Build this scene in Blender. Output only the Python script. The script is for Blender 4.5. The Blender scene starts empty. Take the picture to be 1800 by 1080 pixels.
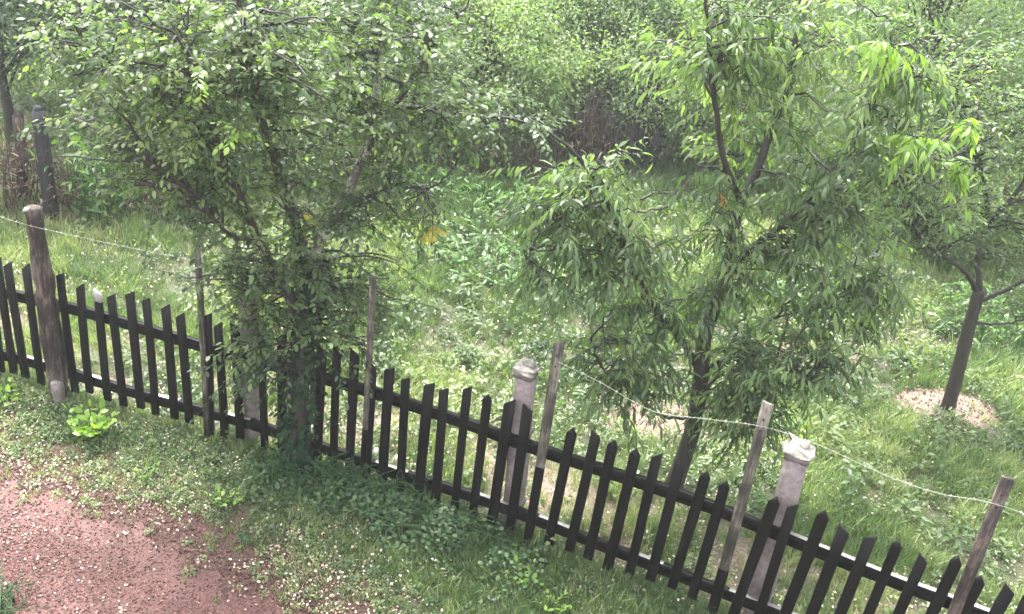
import bpy, math, random
import numpy as np

random.seed(11)
rng = np.random.default_rng(11)
scene = bpy.context.scene
COL = scene.collection

# ------------------------------------------------------------------ camera, sky, sun, exposure
CAM_H, PITCH, ROLL = 4.6, 28.0, 7.5
cam_data = bpy.data.cameras.new("camera")
cam = bpy.data.objects.new("camera", cam_data)
COL.objects.link(cam)
cam_data.sensor_width = 36.0
cam_data.lens = 36.0 * 1700.0 / 1800.0
cam_data.clip_start = 0.05
cam_data.clip_end = 600.0
from mathutils import Matrix, Vector
_r, _p = math.radians(ROLL), math.radians(PITCH)
_f = Vector((0, math.cos(_p), -math.sin(_p)))
_x0 = Vector((1, 0, 0))
_u0 = _x0.cross(_f)
_x = math.cos(_r) * _x0 + math.sin(_r) * _u0
_u = -math.sin(_r) * _x0 + math.cos(_r) * _u0
M = Matrix((_x, _u, -_f)).transposed().to_4x4()
M.translation = Vector((0, 0, CAM_H))
cam.matrix_world = M
scene.camera = cam

HAZE = 0.0019
SUN_EL, SUN_AZ = 62.0, -25.0          # azimuth measured from +Y towards +X
world = bpy.data.worlds.new("World")
scene.world = world
world.use_nodes = True
wn = world.node_tree
wn.nodes.clear()
sky = wn.nodes.new("ShaderNodeTexSky")
sky.sky_type = 'NISHITA'
sky.sun_disc = False
sky.sun_elevation = math.radians(SUN_EL)
sky.sun_rotation = math.radians(SUN_AZ)
sky.air_density = 1.0
sky.dust_density = 4.0
sky.ozone_density = 1.0
bgn = wn.nodes.new("ShaderNodeBackground")
bgn.inputs[1].default_value = 0.15
hs = wn.nodes.new("ShaderNodeHueSaturation")
hs.inputs['Saturation'].default_value = 0.18       # cloud-covered sky: nearly grey
wo = wn.nodes.new("ShaderNodeOutputWorld")
wn.links.new(sky.outputs[0], hs.inputs['Color'])
wn.links.new(hs.outputs[0], bgn.inputs[0])
wn.links.new(bgn.outputs[0], wo.inputs[0])

sd = bpy.data.lights.new("sun", 'SUN')
sun = bpy.data.objects.new("sun", sd)
COL.objects.link(sun)
sd.energy = 1.5
sd.angle = math.radians(28)
sd.color = (1.0, 0.96, 0.9)
_a, _e = math.radians(SUN_AZ), math.radians(SUN_EL)
to_sun = Vector((math.sin(_a) * math.cos(_e), math.cos(_a) * math.cos(_e), math.sin(_e)))
sun.rotation_euler = to_sun.to_track_quat('Z', 'Y').to_euler()

vs = scene.view_settings
vs.view_transform = 'Standard'
vs.look = 'None'
vs.exposure = 2.9
vs.gamma = 1.0
vs.use_curve_mapping = False
scene.cycles.max_bounces = 6
scene.cycles.diffuse_bounces = 3
scene.cycles.transmission_bounces = 3
scene.cycles.glossy_bounces = 2

# ------------------------------------------------------------------ noise and ground height
_G = np.random.default_rng(5).random((256, 256))


def vnoise(x, y, s):
    x = np.asarray(x, float) / s + 91.3
    y = np.asarray(y, float) / s + 47.7
    xi, yi = np.floor(x).astype(int), np.floor(y).astype(int)
    fx, fy = x - xi, y - yi
    fx, fy = fx * fx * (3 - 2 * fx), fy * fy * (3 - 2 * fy)
    g = lambda a, b: _G[a % 256, b % 256]
    return (g(xi, yi) * (1 - fx) + g(xi + 1, yi) * fx) * (1 - fy) + (g(xi, yi + 1) * (1 - fx) + g(xi + 1, yi + 1) * fx) * fy


def fence_y(x):
    x = np.asarray(x, float)
    xc = np.clip(x, -7, 6)
    y = -0.01955 * xc * xc - 0.3287 * xc + 5.295
    return y + (x - xc) * np.where(x > 0, -0.5633, -0.055)


def path_edge(x):
    x = np.asarray(x, float)
    base = np.interp(x, [-12, -5, -3.3, -2.75, -2.2, -1.7, -1.15, -0.5, 0.6, 3, 9], [5.85, 5.5, 5.24, 5.1, 4.84, 4.58, 4.30, 3.9, 3.2, 1.8, -1.5])
    return base + (vnoise(x, x * 0, 0.35) - 0.5) * 0.26 + (vnoise(x, x * 0 + 5, 0.09) - 0.5) * 0.2


def gh(x, y):
    x, y = np.asarray(x, float), np.asarray(y, float)
    d = np.clip((np.hypot(x, y - 6) - 8) / 20, 0, 1)
    h = (vnoise(x, y, 1.7) - 0.5) * 0.07 + (vnoise(x, y, 0.4) - 0.5) * 0.025
    on_path = np.clip((path_edge(x) - y) / 0.25, 0, 1)
    h = h * (1 - 0.8 * on_path) - 0.03 * on_path
    return h + d * (vnoise(x, y, 9.0) - 0.5) * 0.8


# ------------------------------------------------------------------ mesh helpers
def mesh_from(name, V, faces, mats=(), smooth=False, mat_idx=None, attrs=None):
    """faces: a list of integer arrays (n,k) and / or tuples."""
    V = np.asarray(V, np.float32).reshape(-1, 3)
    loops, starts, n = [], [], 0
    for F in faces:
        F = np.asarray(F, np.int32)
        if F.ndim == 1:
            F = F[None, :]
        if not len(F):
            continue
        k = F.shape[1]
        starts.append(n + np.arange(len(F)) * k)
        loops.append(F.ravel())
        n += F.size
    me = bpy.data.meshes.new(name)
    me.vertices.add(len(V))
    me.vertices.foreach_set('co', V.ravel())
    if loops:
        L = np.concatenate(loops)
        S = np.concatenate(starts)
        me.loops.add(len(L))
        me.loops.foreach_set('vertex_index', L)
        me.polygons.add(len(S))
        me.polygons.foreach_set('loop_start', S.astype(np.int32))
        if mat_idx is not None:
            me.polygons.foreach_set('material_index', np.asarray(mat_idx, np.int32))
        if smooth:
            me.polygons.foreach_set('use_smooth', np.ones(len(S), bool))
    for m in mats:
        me.materials.append(m)
    for k, v in (attrs or {}).items():
        a = me.attributes.new(k, 'FLOAT', 'POINT')
        a.data.foreach_set('value', np.asarray(v, np.float32))
    me.update(calc_edges=True)
    return me


def link(name, me, parent=None, loc=None, kind=None):
    o = bpy.data.objects.new(name, me)
    COL.objects.link(o)
    if parent is not None:
        o.parent = parent
    if loc is not None:
        o.location = loc
    if kind:
        o['kind'] = kind
    return o


def tag(o, label=None, cat=None, group=None, kind=None):
    for k, v in (('label', label), ('category', cat), ('group', group), ('kind', kind)):
        if v:
            o[k] = v
    return o


def thing(name, label, cat, loc, group=None):
    o = bpy.data.objects.new(name, None)
    COL.objects.link(o)
    o.empty_display_size = 0.1
    o.location = loc
    return tag(o, label, cat, group)


class MB:
    """collects pieces into one mesh"""
    def __init__(s):
        s.V, s.F, s.M, s.n = [], [], [], 0

    def add(s, V, F, m=0):
        V = np.asarray(V, float).reshape(-1, 3)
        s.V.append(V)
        for f in F:
            f = np.asarray(f, np.int32)
            if f.ndim == 1:
                f = f[None, :]
            s.F.append(f + s.n)
            s.M.append(np.full(len(f), m))
        s.n += len(V)

    def mesh(s, name, mats, smooth=False, off=(0, 0, 0)):
        V = np.concatenate(s.V) - np.asarray(off, float)
        return mesh_from(name, V, s.F, mats, smooth, np.concatenate(s.M))


def unit(v):
    v = np.asarray(v, float)
    return v / np.maximum(np.linalg.norm(v, axis=-1, keepdims=True), 1e-9)


def spline(P, per=6):
    P = np.asarray(P, float)
    Q = np.vstack([2 * P[0] - P[1], P, 2 * P[-1] - P[-2]])
    out = []
    for i in range(1, len(Q) - 2):
        for t in np.arange(per) / per:
            a, b, c, d = Q[i - 1], Q[i], Q[i + 1], Q[i + 2]
            out.append(0.5 * (2 * b + (c - a) * t + (2 * a - 5 * b + 4 * c - d) * t * t + (3 * b - a - 3 * c + d) * t ** 3))
    out.append(P[-1])
    return np.array(out)


def tube(P, R, sides=6, rough=0.0, cap=True):
    P = np.asarray(P, float)
    R = np.broadcast_to(np.asarray(R, float), (len(P),))
    T = unit(np.gradient(P, axis=0))
    ref = np.array([1.0, 0, 0]) if abs(T[0][0]) < 0.8 else np.array([0, 1.0, 0])
    V = []
    ang = np.arange(sides) * 2 * math.pi / sides
    n = ref
    for i in range(len(P)):
        n = unit(n - T[i] * (n @ T[i]))
        b = np.cross(T[i], n)
        rr = R[i] * (1 + rough * (rng.random(sides) - 0.5))
        V.append(P[i] + (np.cos(ang) * rr)[:, None] * n + (np.sin(ang) * rr)[:, None] * b)
    V = np.concatenate(V)
    k = np.arange(sides)
    F = []
    for i in range(len(P) - 1):
        a = i * sides
        F.append(np.stack([a + k, a + (k + 1) % sides, a + sides + (k + 1) % sides, a + sides + k], 1))
    F = [np.concatenate(F)]
    if cap:
        F += [tuple(range(sides))[::-1], tuple(range((len(P) - 1) * sides, len(P) * sides))]
    return V, F


# leaf templates: (x along the leaf, y across as a share of the length, z lift), faces
TPL = {
    'lance': (np.array([[0, 0, 0], [.28, .095, .015], [.28, -.095, .015], [.65, .085, -.06], [.65, -.085, -.06], [1, 0, -.26]]),
              [np.array([[0, 2, 1], [3, 4, 5]]), np.array([[1, 2, 4, 3]])]),
    'oval': (np.array([[0, 0, 0], [.3, .22, .04], [.3, -.22, .04], [.7, .2, .0], [.7, -.2, .0], [1, 0, -.1]]),
             [np.array([[0, 2, 1], [3, 4, 5]]), np.array([[1, 2, 4, 3]])]),
    'fold': (np.array([[0, 0, 0], [.5, .26, .08], [.5, -.26, .08], [1, 0, -.06]]),
             [np.array([[0, 3, 1], [0, 2, 3]])]),
}


def leaves_arrays(kind, pos, axis, nrm, length, width=1.0):
    t, fs = TPL[kind]
    N, k = len(pos), len(t)
    axis = unit(axis)
    side = unit(np.cross(nrm, axis))
    nn = np.cross(axis, side)
    L = np.broadcast_to(np.asarray(length, float), (N,))[:, None, None]
    W = np.broadcast_to(np.asarray(width, float), (N,))[:, None, None]
    V = pos[:, None, :] + L * (t[None, :, 0:1] * axis[:, None] + W * t[None, :, 1:2] * side[:, None] + t[None, :, 2:3] * nn[:, None])
    base = (np.arange(N) * k)[:, None, None]
    F = [(f[None] + base).reshape(-1, f.shape[1]) for f in fs]
    return V.reshape(-1, 3), F, k


def leaf_mesh(name, kind, pos, axis, nrm, length, tint, mat, off=(0, 0, 0), width=1.0):
    V, F, k = leaves_arrays(kind, pos, axis, nrm, length, width)
    return mesh_from(name, V - np.asarray(off, float), F, [mat], attrs={'tint': np.repeat(tint, k)})


# ------------------------------------------------------------------ materials
def new_mat(name):
    m = bpy.data.materials.new(name)
    m.use_nodes = True
    nt = m.node_tree
    b = nt.nodes['Principled BSDF']
    return m, nt, b


def ramp(nt, stops):
    r = nt.nodes.new('ShaderNodeValToRGB')
    e = r.color_ramp.elements
    while len(e) < len(stops):
        e.new(0.5)
    for i, (p, c) in enumerate(stops):
        e[i].position = p
        e[i].color = (*c, 1)
    return r


def noise(nt, scale, detail=4, rough=0.6, vec=None, stretch=None):
    n = nt.nodes.new('ShaderNodeTexNoise')
    n.inputs['Scale'].default_value = scale
    n.inputs['Detail'].default_value = detail
    n.inputs['Roughness'].default_value = rough
    tc = nt.nodes.new('ShaderNodeTexCoord')
    src = tc.outputs['Object'] if vec is None else vec
    if stretch:
        mp = nt.nodes.new('ShaderNodeMapping')
        mp.inputs['Scale'].default_value = stretch
        nt.links.new(src, mp.inputs[0])
        src = mp.outputs[0]
    nt.links.new(src, n.inputs['Vector'])
    return n


def bump(nt, b, height, strength=0.5, dist=0.01):
    bn = nt.nodes.new('ShaderNodeBump')
    bn.inputs['Strength'].default_value = strength
    bn.inputs['Distance'].default_value = dist
    nt.links.new(height, bn.inputs['Height'])
    nt.links.new(bn.outputs[0], b.inputs['Normal'])


def leaf_mat(name, dark, mid, light, rough=0.4, trans=0.35, instancer=False, spec=0.42):
    m, nt, b = new_mat(name)
    at = nt.nodes.new('ShaderNodeAttribute')
    at.attribute_type = 'INSTANCER' if instancer else 'GEOMETRY'
    at.attribute_name = 'tint'
    geo = nt.nodes.new('ShaderNodeNewGeometry')
    ma = nt.nodes.new('ShaderNodeMath')
    ma.operation = 'MULTIPLY_ADD'
    ma.inputs[1].default_value = 0.3
    nt.links.new(geo.outputs['Random Per Island'], ma.inputs[0])
    sb = nt.nodes.new('ShaderNodeMath')
    sb.operation = 'SUBTRACT'
    sb.inputs[1].default_value = 0.15
    nt.links.new(at.outputs['Fac'], sb.inputs[0])
    nt.links.new(sb.outputs[0], ma.inputs[2])
    r = ramp(nt, [(0.0, dark), (0.5, mid), (1.0, light)])
    nt.links.new(ma.outputs[0], r.inputs[0])
    nt.links.new(r.outputs[0], b.inputs['Base Color'])
    b.inputs['Roughness'].default_value = rough
    b.inputs['Specular IOR Level'].default_value = spec
    tr = nt.nodes.new('ShaderNodeBsdfTranslucent')
    mx = nt.nodes.new('ShaderNodeMix')
    mx.data_type = 'RGBA'
    mx.blend_type = 'MULTIPLY'
    mx.inputs[0].default_value = 1.0
    mx.inputs[7].default_value = (1.45, 1.65, 0.62, 1)
    nt.links.new(r.outputs[0], mx.inputs[6])
    nt.links.new(mx.outputs[2], tr.inputs['Color'])
    ms = nt.nodes.new('ShaderNodeMixShader')
    ms.inputs[0].default_value = trans
    out = nt.nodes['Material Output']
    nt.links.new(b.outputs[0], ms.inputs[1])
    nt.links.new(tr.outputs[0], ms.inputs[2])
    nt.links.new(ms.outputs[0], out.inputs[0])
    return m


def bark_mat(name, c1, c2, scale=14, rough=0.75, lichen=None):
    m, nt, b = new_mat(name)
    n = noise(nt, scale, 6, 0.7, stretch=(1, 1, 0.35))
    r = ramp(nt, [(0.3, c1), (0.7, c2)])
    nt.links.new(n.outputs['Fac'], r.inputs[0])
    col = r.outputs[0]
    if lichen:
        n2 = noise(nt, 9, 5, 0.7)
        r2 = ramp(nt, [(0.45, (0, 0, 0)), (0.55, (1, 1, 1))])
        nt.links.new(n2.outputs['Fac'], r2.inputs[0])
        mx = nt.nodes.new('ShaderNodeMix')
        mx.data_type = 'RGBA'
        nt.links.new(r2.outputs[0], mx.inputs[0])
        nt.links.new(col, mx.inputs[6])
        mx.inputs[7].default_value = (*lichen, 1)
        col = mx.outputs[2]
    nt.links.new(col, b.inputs['Base Color'])
    b.inputs['Roughness'].default_value = rough
    bump(nt, b, n.outputs['Fac'], 0.8, 0.015)
    return m


def wood_mat(name, stops, rough=0.45, spec=0.5, scale=1.0):
    m, nt, b = new_mat(name)
    oi = nt.nodes.new('ShaderNodeObjectInfo')
    tc = nt.nodes.new('ShaderNodeTexCoord')
    ad = nt.nodes.new('ShaderNodeVectorMath')
    ad.operation = 'MULTIPLY_ADD'
    cb = nt.nodes.new('ShaderNodeCombineXYZ')
    nt.links.new(oi.outputs['Random'], cb.inputs[0])
    nt.links.new(oi.outputs['Random'], cb.inputs[2])
    nt.links.new(cb.outputs[0], ad.inputs[0])
    ad.inputs[1].default_value = (7, 7, 7)
    nt.links.new(tc.outputs['Object'], ad.inputs[2])
    n = noise(nt, 10 * scale, 6, 0.65, vec=ad.outputs[0], stretch=(4, 4, 0.35))
    n2 = noise(nt, 3 * scale, 4, 0.6, vec=ad.outputs[0])
    mix = nt.nodes.new('ShaderNodeMath')
    mix.operation = 'MULTIPLY_ADD'
    mix.inputs[1].default_value = 0.5
    h = nt.nodes.new('ShaderNodeMath')
    h.operation = 'MULTIPLY'
    h.inputs[1].default_value = 0.5
    nt.links.new(n2.outputs['Fac'], h.inputs[0])
    nt.links.new(n.outputs['Fac'], mix.inputs[0])
    nt.links.new(h.outputs[0], mix.inputs[2])
    r = ramp(nt, stops)
    nt.links.new(mix.outputs[0], r.inputs[0])
    nt.links.new(r.outputs[0], b.inputs['Base Color'])
    b.inputs['Roughness'].default_value = rough
    b.inputs['Specular IOR Level'].default_value = spec
    bump(nt, b, n.outputs['Fac'], 0.5, 0.004)
    return m


MAT = {}
MAT['peach'] = leaf_mat('peach_leaf', (.034, .064, .026), (.085, .140, .053), (.18, .245, .10), 0.4, 0.46)
MAT['plum'] = leaf_mat('plum_leaf', (.032, .060, .026), (.086, .138, .052), (.19, .255, .10), 0.4, 0.48)
MAT['grey_green'] = leaf_mat('grey_green_leaf', (.058, .095, .046), (.125, .185, .092), (.23, .30, .16), 0.4, 0.5)
MAT['lime'] = leaf_mat('lime_leaf', (.10, .19, .035), (.17, .28, .05), (.27, .38, .08), 0.4, 0.45)
MAT['sapling'] = leaf_mat('sapling_leaf', (.08, .15, .03), (.15, .25, .05), (.25, .37, .09), 0.4, 0.45)
MAT['yellow'] = leaf_mat('yellow_leaf', (.24, .22, .03), (.36, .31, .05), (.42, .38, .09), 0.5, 0.4)
MAT['orange'] = leaf_mat('orange_leaf', (.25, .15, .04), (.38, .22, .06), (.42, .30, .12), 0.5, 0.35)
MAT['bg_pale'] = leaf_mat('pale_foliage', (.075, .118, .055), (.16, .225, .105), (.30, .37, .19), 0.42, 0.45)
MAT['bg_mid'] = leaf_mat('mid_foliage', (.048, .082, .038), (.10, .155, .07), (.21, .275, .14), 0.42, 0.42)
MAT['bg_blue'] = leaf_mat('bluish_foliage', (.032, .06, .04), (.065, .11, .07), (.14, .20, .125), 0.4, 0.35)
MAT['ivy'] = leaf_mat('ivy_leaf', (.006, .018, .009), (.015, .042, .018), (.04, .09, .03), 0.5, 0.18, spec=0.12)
MAT['creeper'] = leaf_mat('creeper_leaf', (.014, .038, .014), (.040, .088, .030), (.10, .165, .058), 0.42, 0.25)
MAT['weed'] = leaf_mat('weed_leaf', (.03, .08, .02), (.07, .16, .035), (.15, .26, .07), 0.42, 0.35)
MAT['dry'] = leaf_mat('dry_stalk', (.045, .026, .018), (.11, .072, .05), (.28, .20, .145), 0.7, 0.15)
MAT['grass'] = leaf_mat('grass_blade', (.040, .076, .024), (.110, .175, .058), (.32, .35, .17), 0.42, 0.38, instancer=True)
MAT['clover'] = leaf_mat('clover_leaf', (.024, .052, .018), (.072, .122, .044), (.20, .245, .11), 0.42, 0.38, instancer=True)
MAT['litter'] = leaf_mat('litter_leaf', (.20, .13, .09), (.42, .34, .26), (.72, .66, .56), 0.6, 0.1, instancer=True)
MAT['bark_dark'] = bark_mat('dark_wet_bark', (.004, .0032, .0026), (.028, .021, .016), 22, 0.6)
MAT['bark_brown'] = bark_mat('brown_bark', (.008, .0055, .004), (.04, .028, .02), 22, 0.6)
MAT['bark_lichen'] = bark_mat('lichen_bark', (.05, .04, .032), (.14, .12, .10), 16, 0.7, lichen=(.42, .42, .36))
MAT['twig'] = bark_mat('twig_bark', (.005, .0045, .0035), (.024, .019, .014), 20, 0.6)
MAT['fence'] = wood_mat('dark_stained_wood', [(.3, (.0005, .0005, .0008)), (.55, (.0018, .0015, .0016)), (.66, (.0045, .0038, .0034)), (.76, (.022, .020, .017))], 0.55, 0.12)
MAT['rail_top'] = wood_mat('bare_wood_rail_sheen', [(.3, (.10, .095, .09)), (.6, (.28, .27, .26)), (.8, (.42, .41, .40))], 0.35, 0.5)  # bare wood on chips; on rail tops a wet sky reflection painted in
MAT['grey_wood'] = wood_mat('weathered_grey_wood', [(.36, (.006, .005, .004)), (.5, (.050, .043, .035)), (.68, (.21, .19, .16))], 0.7, 0.25, 1.6)
MAT['post_wood'] = wood_mat('old_post_wood', [(.36, (.004, .003, .0026)), (.5, (.034, .025, .022)), (.64, (.15, .115, .10))], 0.7, 0.25, 1.5)
MAT['blue_board'] = wood_mat('old_dark_board', [(.34, (.004, .004, .006)), (.52, (.012, .012, .018)), (.72, (.06, .06, .08))], 0.5, 0.4)


def concrete_mat(name, a, bb):
    m, nt, b = new_mat(name)
    n = noise(nt, 30, 8, 0.7)
    n2 = noise(nt, 4, 3, 0.5)
    mu = nt.nodes.new('ShaderNodeMath')
    mu.operation = 'ADD'
    nt.links.new(n.outputs['Fac'], mu.inputs[0])
    nt.links.new(n2.outputs['Fac'], mu.inputs[1])
    r = ramp(nt, [(.38, a), (.62, bb)])
    hf = nt.nodes.new('ShaderNodeMath')
    hf.operation = 'MULTIPLY'
    hf.inputs[1].default_value = 0.5
    nt.links.new(mu.outputs[0], hf.inputs[0])
    nt.links.new(hf.outputs[0], r.inputs[0])
    nt.links.new(r.outputs[0], b.inputs['Base Color'])
    b.inputs['Roughness'].default_value = 0.8
    bump(nt, b, n.outputs['Fac'], 0.7, 0.008)
    return m


MAT['concrete'] = concrete_mat('rough_concrete', (.075, .06, .058), (.27, .225, .22))
MAT['cap'] = concrete_mat('broken_white_cap', (.08, .072, .062), (.44, .41, .355))
MAT['cap_dark'] = concrete_mat('dark_cap_band', (.05, .042, .04), (.16, .13, .12))
MAT['stone'] = concrete_mat('pale_stone', (.30, .29, .27), (.62, .60, .56))
MAT['greystone'] = concrete_mat('grey_stone', (.10, .095, .10), (.24, .23, .23))
m, nt, b = new_mat('galvanised_wire')
b.inputs['Base Color'].default_value = (.26, .27, .22, 1)
b.inputs['Metallic'].default_value = 0.3
b.inputs['Roughness'].default_value = 0.45
MAT['wire'] = m


def ground_mat():
    m, nt, b = new_mat('orchard_ground')
    def attr(n):
        a = nt.nodes.new('ShaderNodeAttribute')
        a.attribute_name = n
        return a.outputs['Fac']
    n1 = noise(nt, 5, 8, 0.7)
    n2 = noise(nt, 45, 5, 0.7)
    base = ramp(nt, [(.3, (.016, .022, .009)), (.5, (.045, .048, .022)), (.7, (.11, .10, .055))])
    nt.links.new(n2.outputs['Fac'], base.inputs[0])
    col = base.outputs[0]
    def over(col, fac, stops, nz):
        r = ramp(nt, stops)
        nt.links.new(nz.outputs['Fac'], r.inputs[0])
        # break the edge with noise
        ad = nt.nodes.new('ShaderNodeMath'); ad.operation = 'MULTIPLY_ADD'
        ad.inputs[1].default_value = 1.2; 
        nt.links.new(n1.outputs['Fac'], ad.inputs[0])
        s = nt.nodes.new('ShaderNodeMath'); s.operation = 'SUBTRACT'; s.inputs[1].default_value = 1.1
        f2 = nt.nodes.new('ShaderNodeMath'); f2.operation = 'MULTIPLY'; f2.inputs[1].default_value = 2.0
        nt.links.new(fac, f2.inputs[0])
        nt.links.new(f2.outputs[0], s.inputs[0])
        nt.links.new(s.outputs[0], ad.inputs[2])
        cl = nt.nodes.new('ShaderNodeClamp')
        nt.links.new(ad.outputs[0], cl.inputs[0])
        mx = nt.nodes.new('ShaderNodeMix'); mx.data_type = 'RGBA'
        nt.links.new(cl.outputs[0], mx.inputs[0])
        nt.links.new(col, mx.inputs[6])
        nt.links.new(r.outputs[0], mx.inputs[7])
        return mx.outputs[2]
    col = over(col, attr('soil'), [(.34, (.011, .0045, .003)), (.5, (.050, .020, .0135)), (.66, (.15, .078, .057))], n2)
    col = over(col, attr('hay'), [(.32, (.06, .04, .03)), (.5, (.17, .12, .09)), (.70, (.34, .26, .21))], n2)
    nt.links.new(col, b.inputs['Base Color'])
    b.inputs['Roughness'].default_value = 0.85
    bump(nt, b, n2.outputs['Fac'], 0.8, 0.02)
    return m


def path_mat():
    m, nt, b = new_mat('red_gravel_path')
    n1 = noise(nt, 1.3, 5, 0.6)
    n2 = noise(nt, 70, 6, 0.75)
    r = ramp(nt, [(.36, (.006, .002, .0016)), (.5, (.052, .0165, .013)), (.66, (.16, .070, .058))])
    nt.links.new(n2.outputs['Fac'], r.inputs[0])
    r1 = ramp(nt, [(.46, (0, 0, 0)), (.66, (1, 1, 1))])
    nt.links.new(n1.outputs['Fac'], r1.inputs[0])
    mx = nt.nodes.new('ShaderNodeMix'); mx.data_type = 'RGBA'
    ml = nt.nodes.new('ShaderNodeMath'); ml.operation = 'MULTIPLY'; ml.inputs[1].default_value = 0.7
    nt.links.new(r1.outputs[0], ml.inputs[0])
    nt.links.new(ml.outputs[0], mx.inputs[0])
    nt.links.new(r.outputs[0], mx.inputs[6])
    mx.inputs[7].default_value = (.125, .055, .047, 1)
    nt.links.new(mx.outputs[2], b.inputs['Base Color'])
    rr = ramp(nt, [(.3, (.75,) * 3), (.7, (.38,) * 3)])
    nt.links.new(n1.outputs['Fac'], rr.inputs[0])
    nt.links.new(rr.outputs[0], b.inputs['Roughness'])
    b.inputs['Specular IOR Level'].default_value = 0.3
    bump(nt, b, n2.outputs['Fac'], 0.6, 0.010)
    return m


MAT['ground'] = ground_mat()
MAT['path'] = path_mat()
MAT['gravel'] = leaf_mat('gravel_chip', (.022, .006, .0045), (.075, .025, .020), (.24, .14, .12), 0.6, 0.0, instancer=True)

# ------------------------------------------------------------------ ground and path
far = np.array([16, 18, 21, 25, 30, 38, 48, 60, 75, 90.0])
gx = np.concatenate([-far[::-1] + 8, np.arange(-7.6, 7.61, 0.09), far - 8])
gy = np.concatenate([-far[::-1] + 17, np.arange(1.2, 15.01, 0.09), far])
GX, GY = np.meshgrid(gx, gy)
GZ = gh(GX, GY)
nx, ny = len(gx), len(gy)
ii = (np.arange(ny - 1)[:, None] * nx + np.arange(nx - 1)[None, :]).ravel()
GF = np.stack([ii, ii + 1, ii + nx + 1, ii + nx], 1)


def soil_f(x, y):
    d = y - path_edge(x)
    return np.clip(1.15 - d / 0.85, 0, 1) * (y < fence_y(x) + 0.3)


def hay_f(x, y):
    a = np.exp(-(((x - 4.12) / 0.50) ** 2 + ((y - 7.80) / 0.36) ** 2) ** 2)
    e = 0.85 * np.exp(-(((x - 1.35) / 0.55) ** 2 + ((y - 7.05) / 0.4) ** 2) ** 1.5)
    f = np.clip(1.5 * vnoise(x, y, 0.35) - .2, 0, .72) * np.exp(-(((y - fence_y(x) - 0.5) / 0.6) ** 4))
    g = 0.6 * np.exp(-(((x - 2.9) / 0.9) ** 2 + ((y - 8.6) / 0.5) ** 2))
    h = 0.7 * np.exp(-(((x - 1.2) / 1.6) ** 2 + ((y - 13.0) / 0.8) ** 2))
    k = 0.7 * np.exp(-(((x + 5.2) / 1.6) ** 2 + ((y - 9.8) / 0.6) ** 2))
    return np.clip(np.maximum.reduce([a, e, f, g, h, k]), 0, 1)


V = np.stack([GX.ravel(), GY.ravel(), GZ.ravel()], 1)
me = mesh_from('ground', V, [GF], [MAT['ground']], True, attrs={'soil': soil_f(V[:, 0], V[:, 1]), 'hay': hay_f(V[:, 0], V[:, 1])})
tag(link('ground', me), kind='structure')

px = np.arange(-11, 5.01, 0.05)
rows = np.linspace(0, 1, 26)
PX = np.broadcast_to(px, (26, len(px)))
PY = path_edge(px)[None, :] - rows[:, None] * (1.9 + 0.2 * np.sin(px)[None, :])
PZ = gh(PX, PY) + 0.006 - 0.012 * (np.abs(rows - 0.5) > 0.49)[:, None]
n = len(px)
ii = (np.arange(25)[:, None] * n + np.arange(n - 1)[None, :]).ravel()
me = mesh_from('path', np.stack([PX.ravel(), PY.ravel(), PZ.ravel()], 1), [np.stack([ii, ii + n, ii + n + 1, ii + 1], 1)], [MAT['path']], True)
tag(link('path', me), kind='structure')

# ------------------------------------------------------------------ picket fence
FO = np.array([-3.84, float(fence_y(-3.84)), 0.0])
fence = thing('picket_fence', 'dark stained picket fence sloping across the foreground between path and orchard', 'fence', FO)
picket_x = [-4.42, -4.30, -4.17, -4.05, -3.95, -3.836, -3.734, -3.60, -3.46, -3.30, -3.173, -3.021, -2.885, -2.735, -2.612, -2.447, -2.326, -2.159, -2.031, -1.90,
            -1.70, -1.56, -1.28, -1.143, -1.026, -0.893, -0.765, -0.629, -0.486, -0.36, -0.22, -0.083, 0.056, 0.188, 0.459, 0.604, 0.731, 0.871,
            1.013, 1.148, 1.285, 1.419, 1.677, 1.819, 1.95, 2.09, 2.229, 2.36, 2.499, 2.643, 2.77, 2.89, 3.02, 3.15, 3.43, 3.56, 3.69, 3.83, 3.96, 4.1]


def frame_at(x):
    """tangent (along the fence) and outward normal (towards the path) at x"""
    d = (float(fence_y(x + .01)) - float(fence_y(x - .01))) / .02
    t = np.array([1, d, 0]) / math.hypot(1, d)
    return t, np.array([t[1], -t[0], 0])


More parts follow.
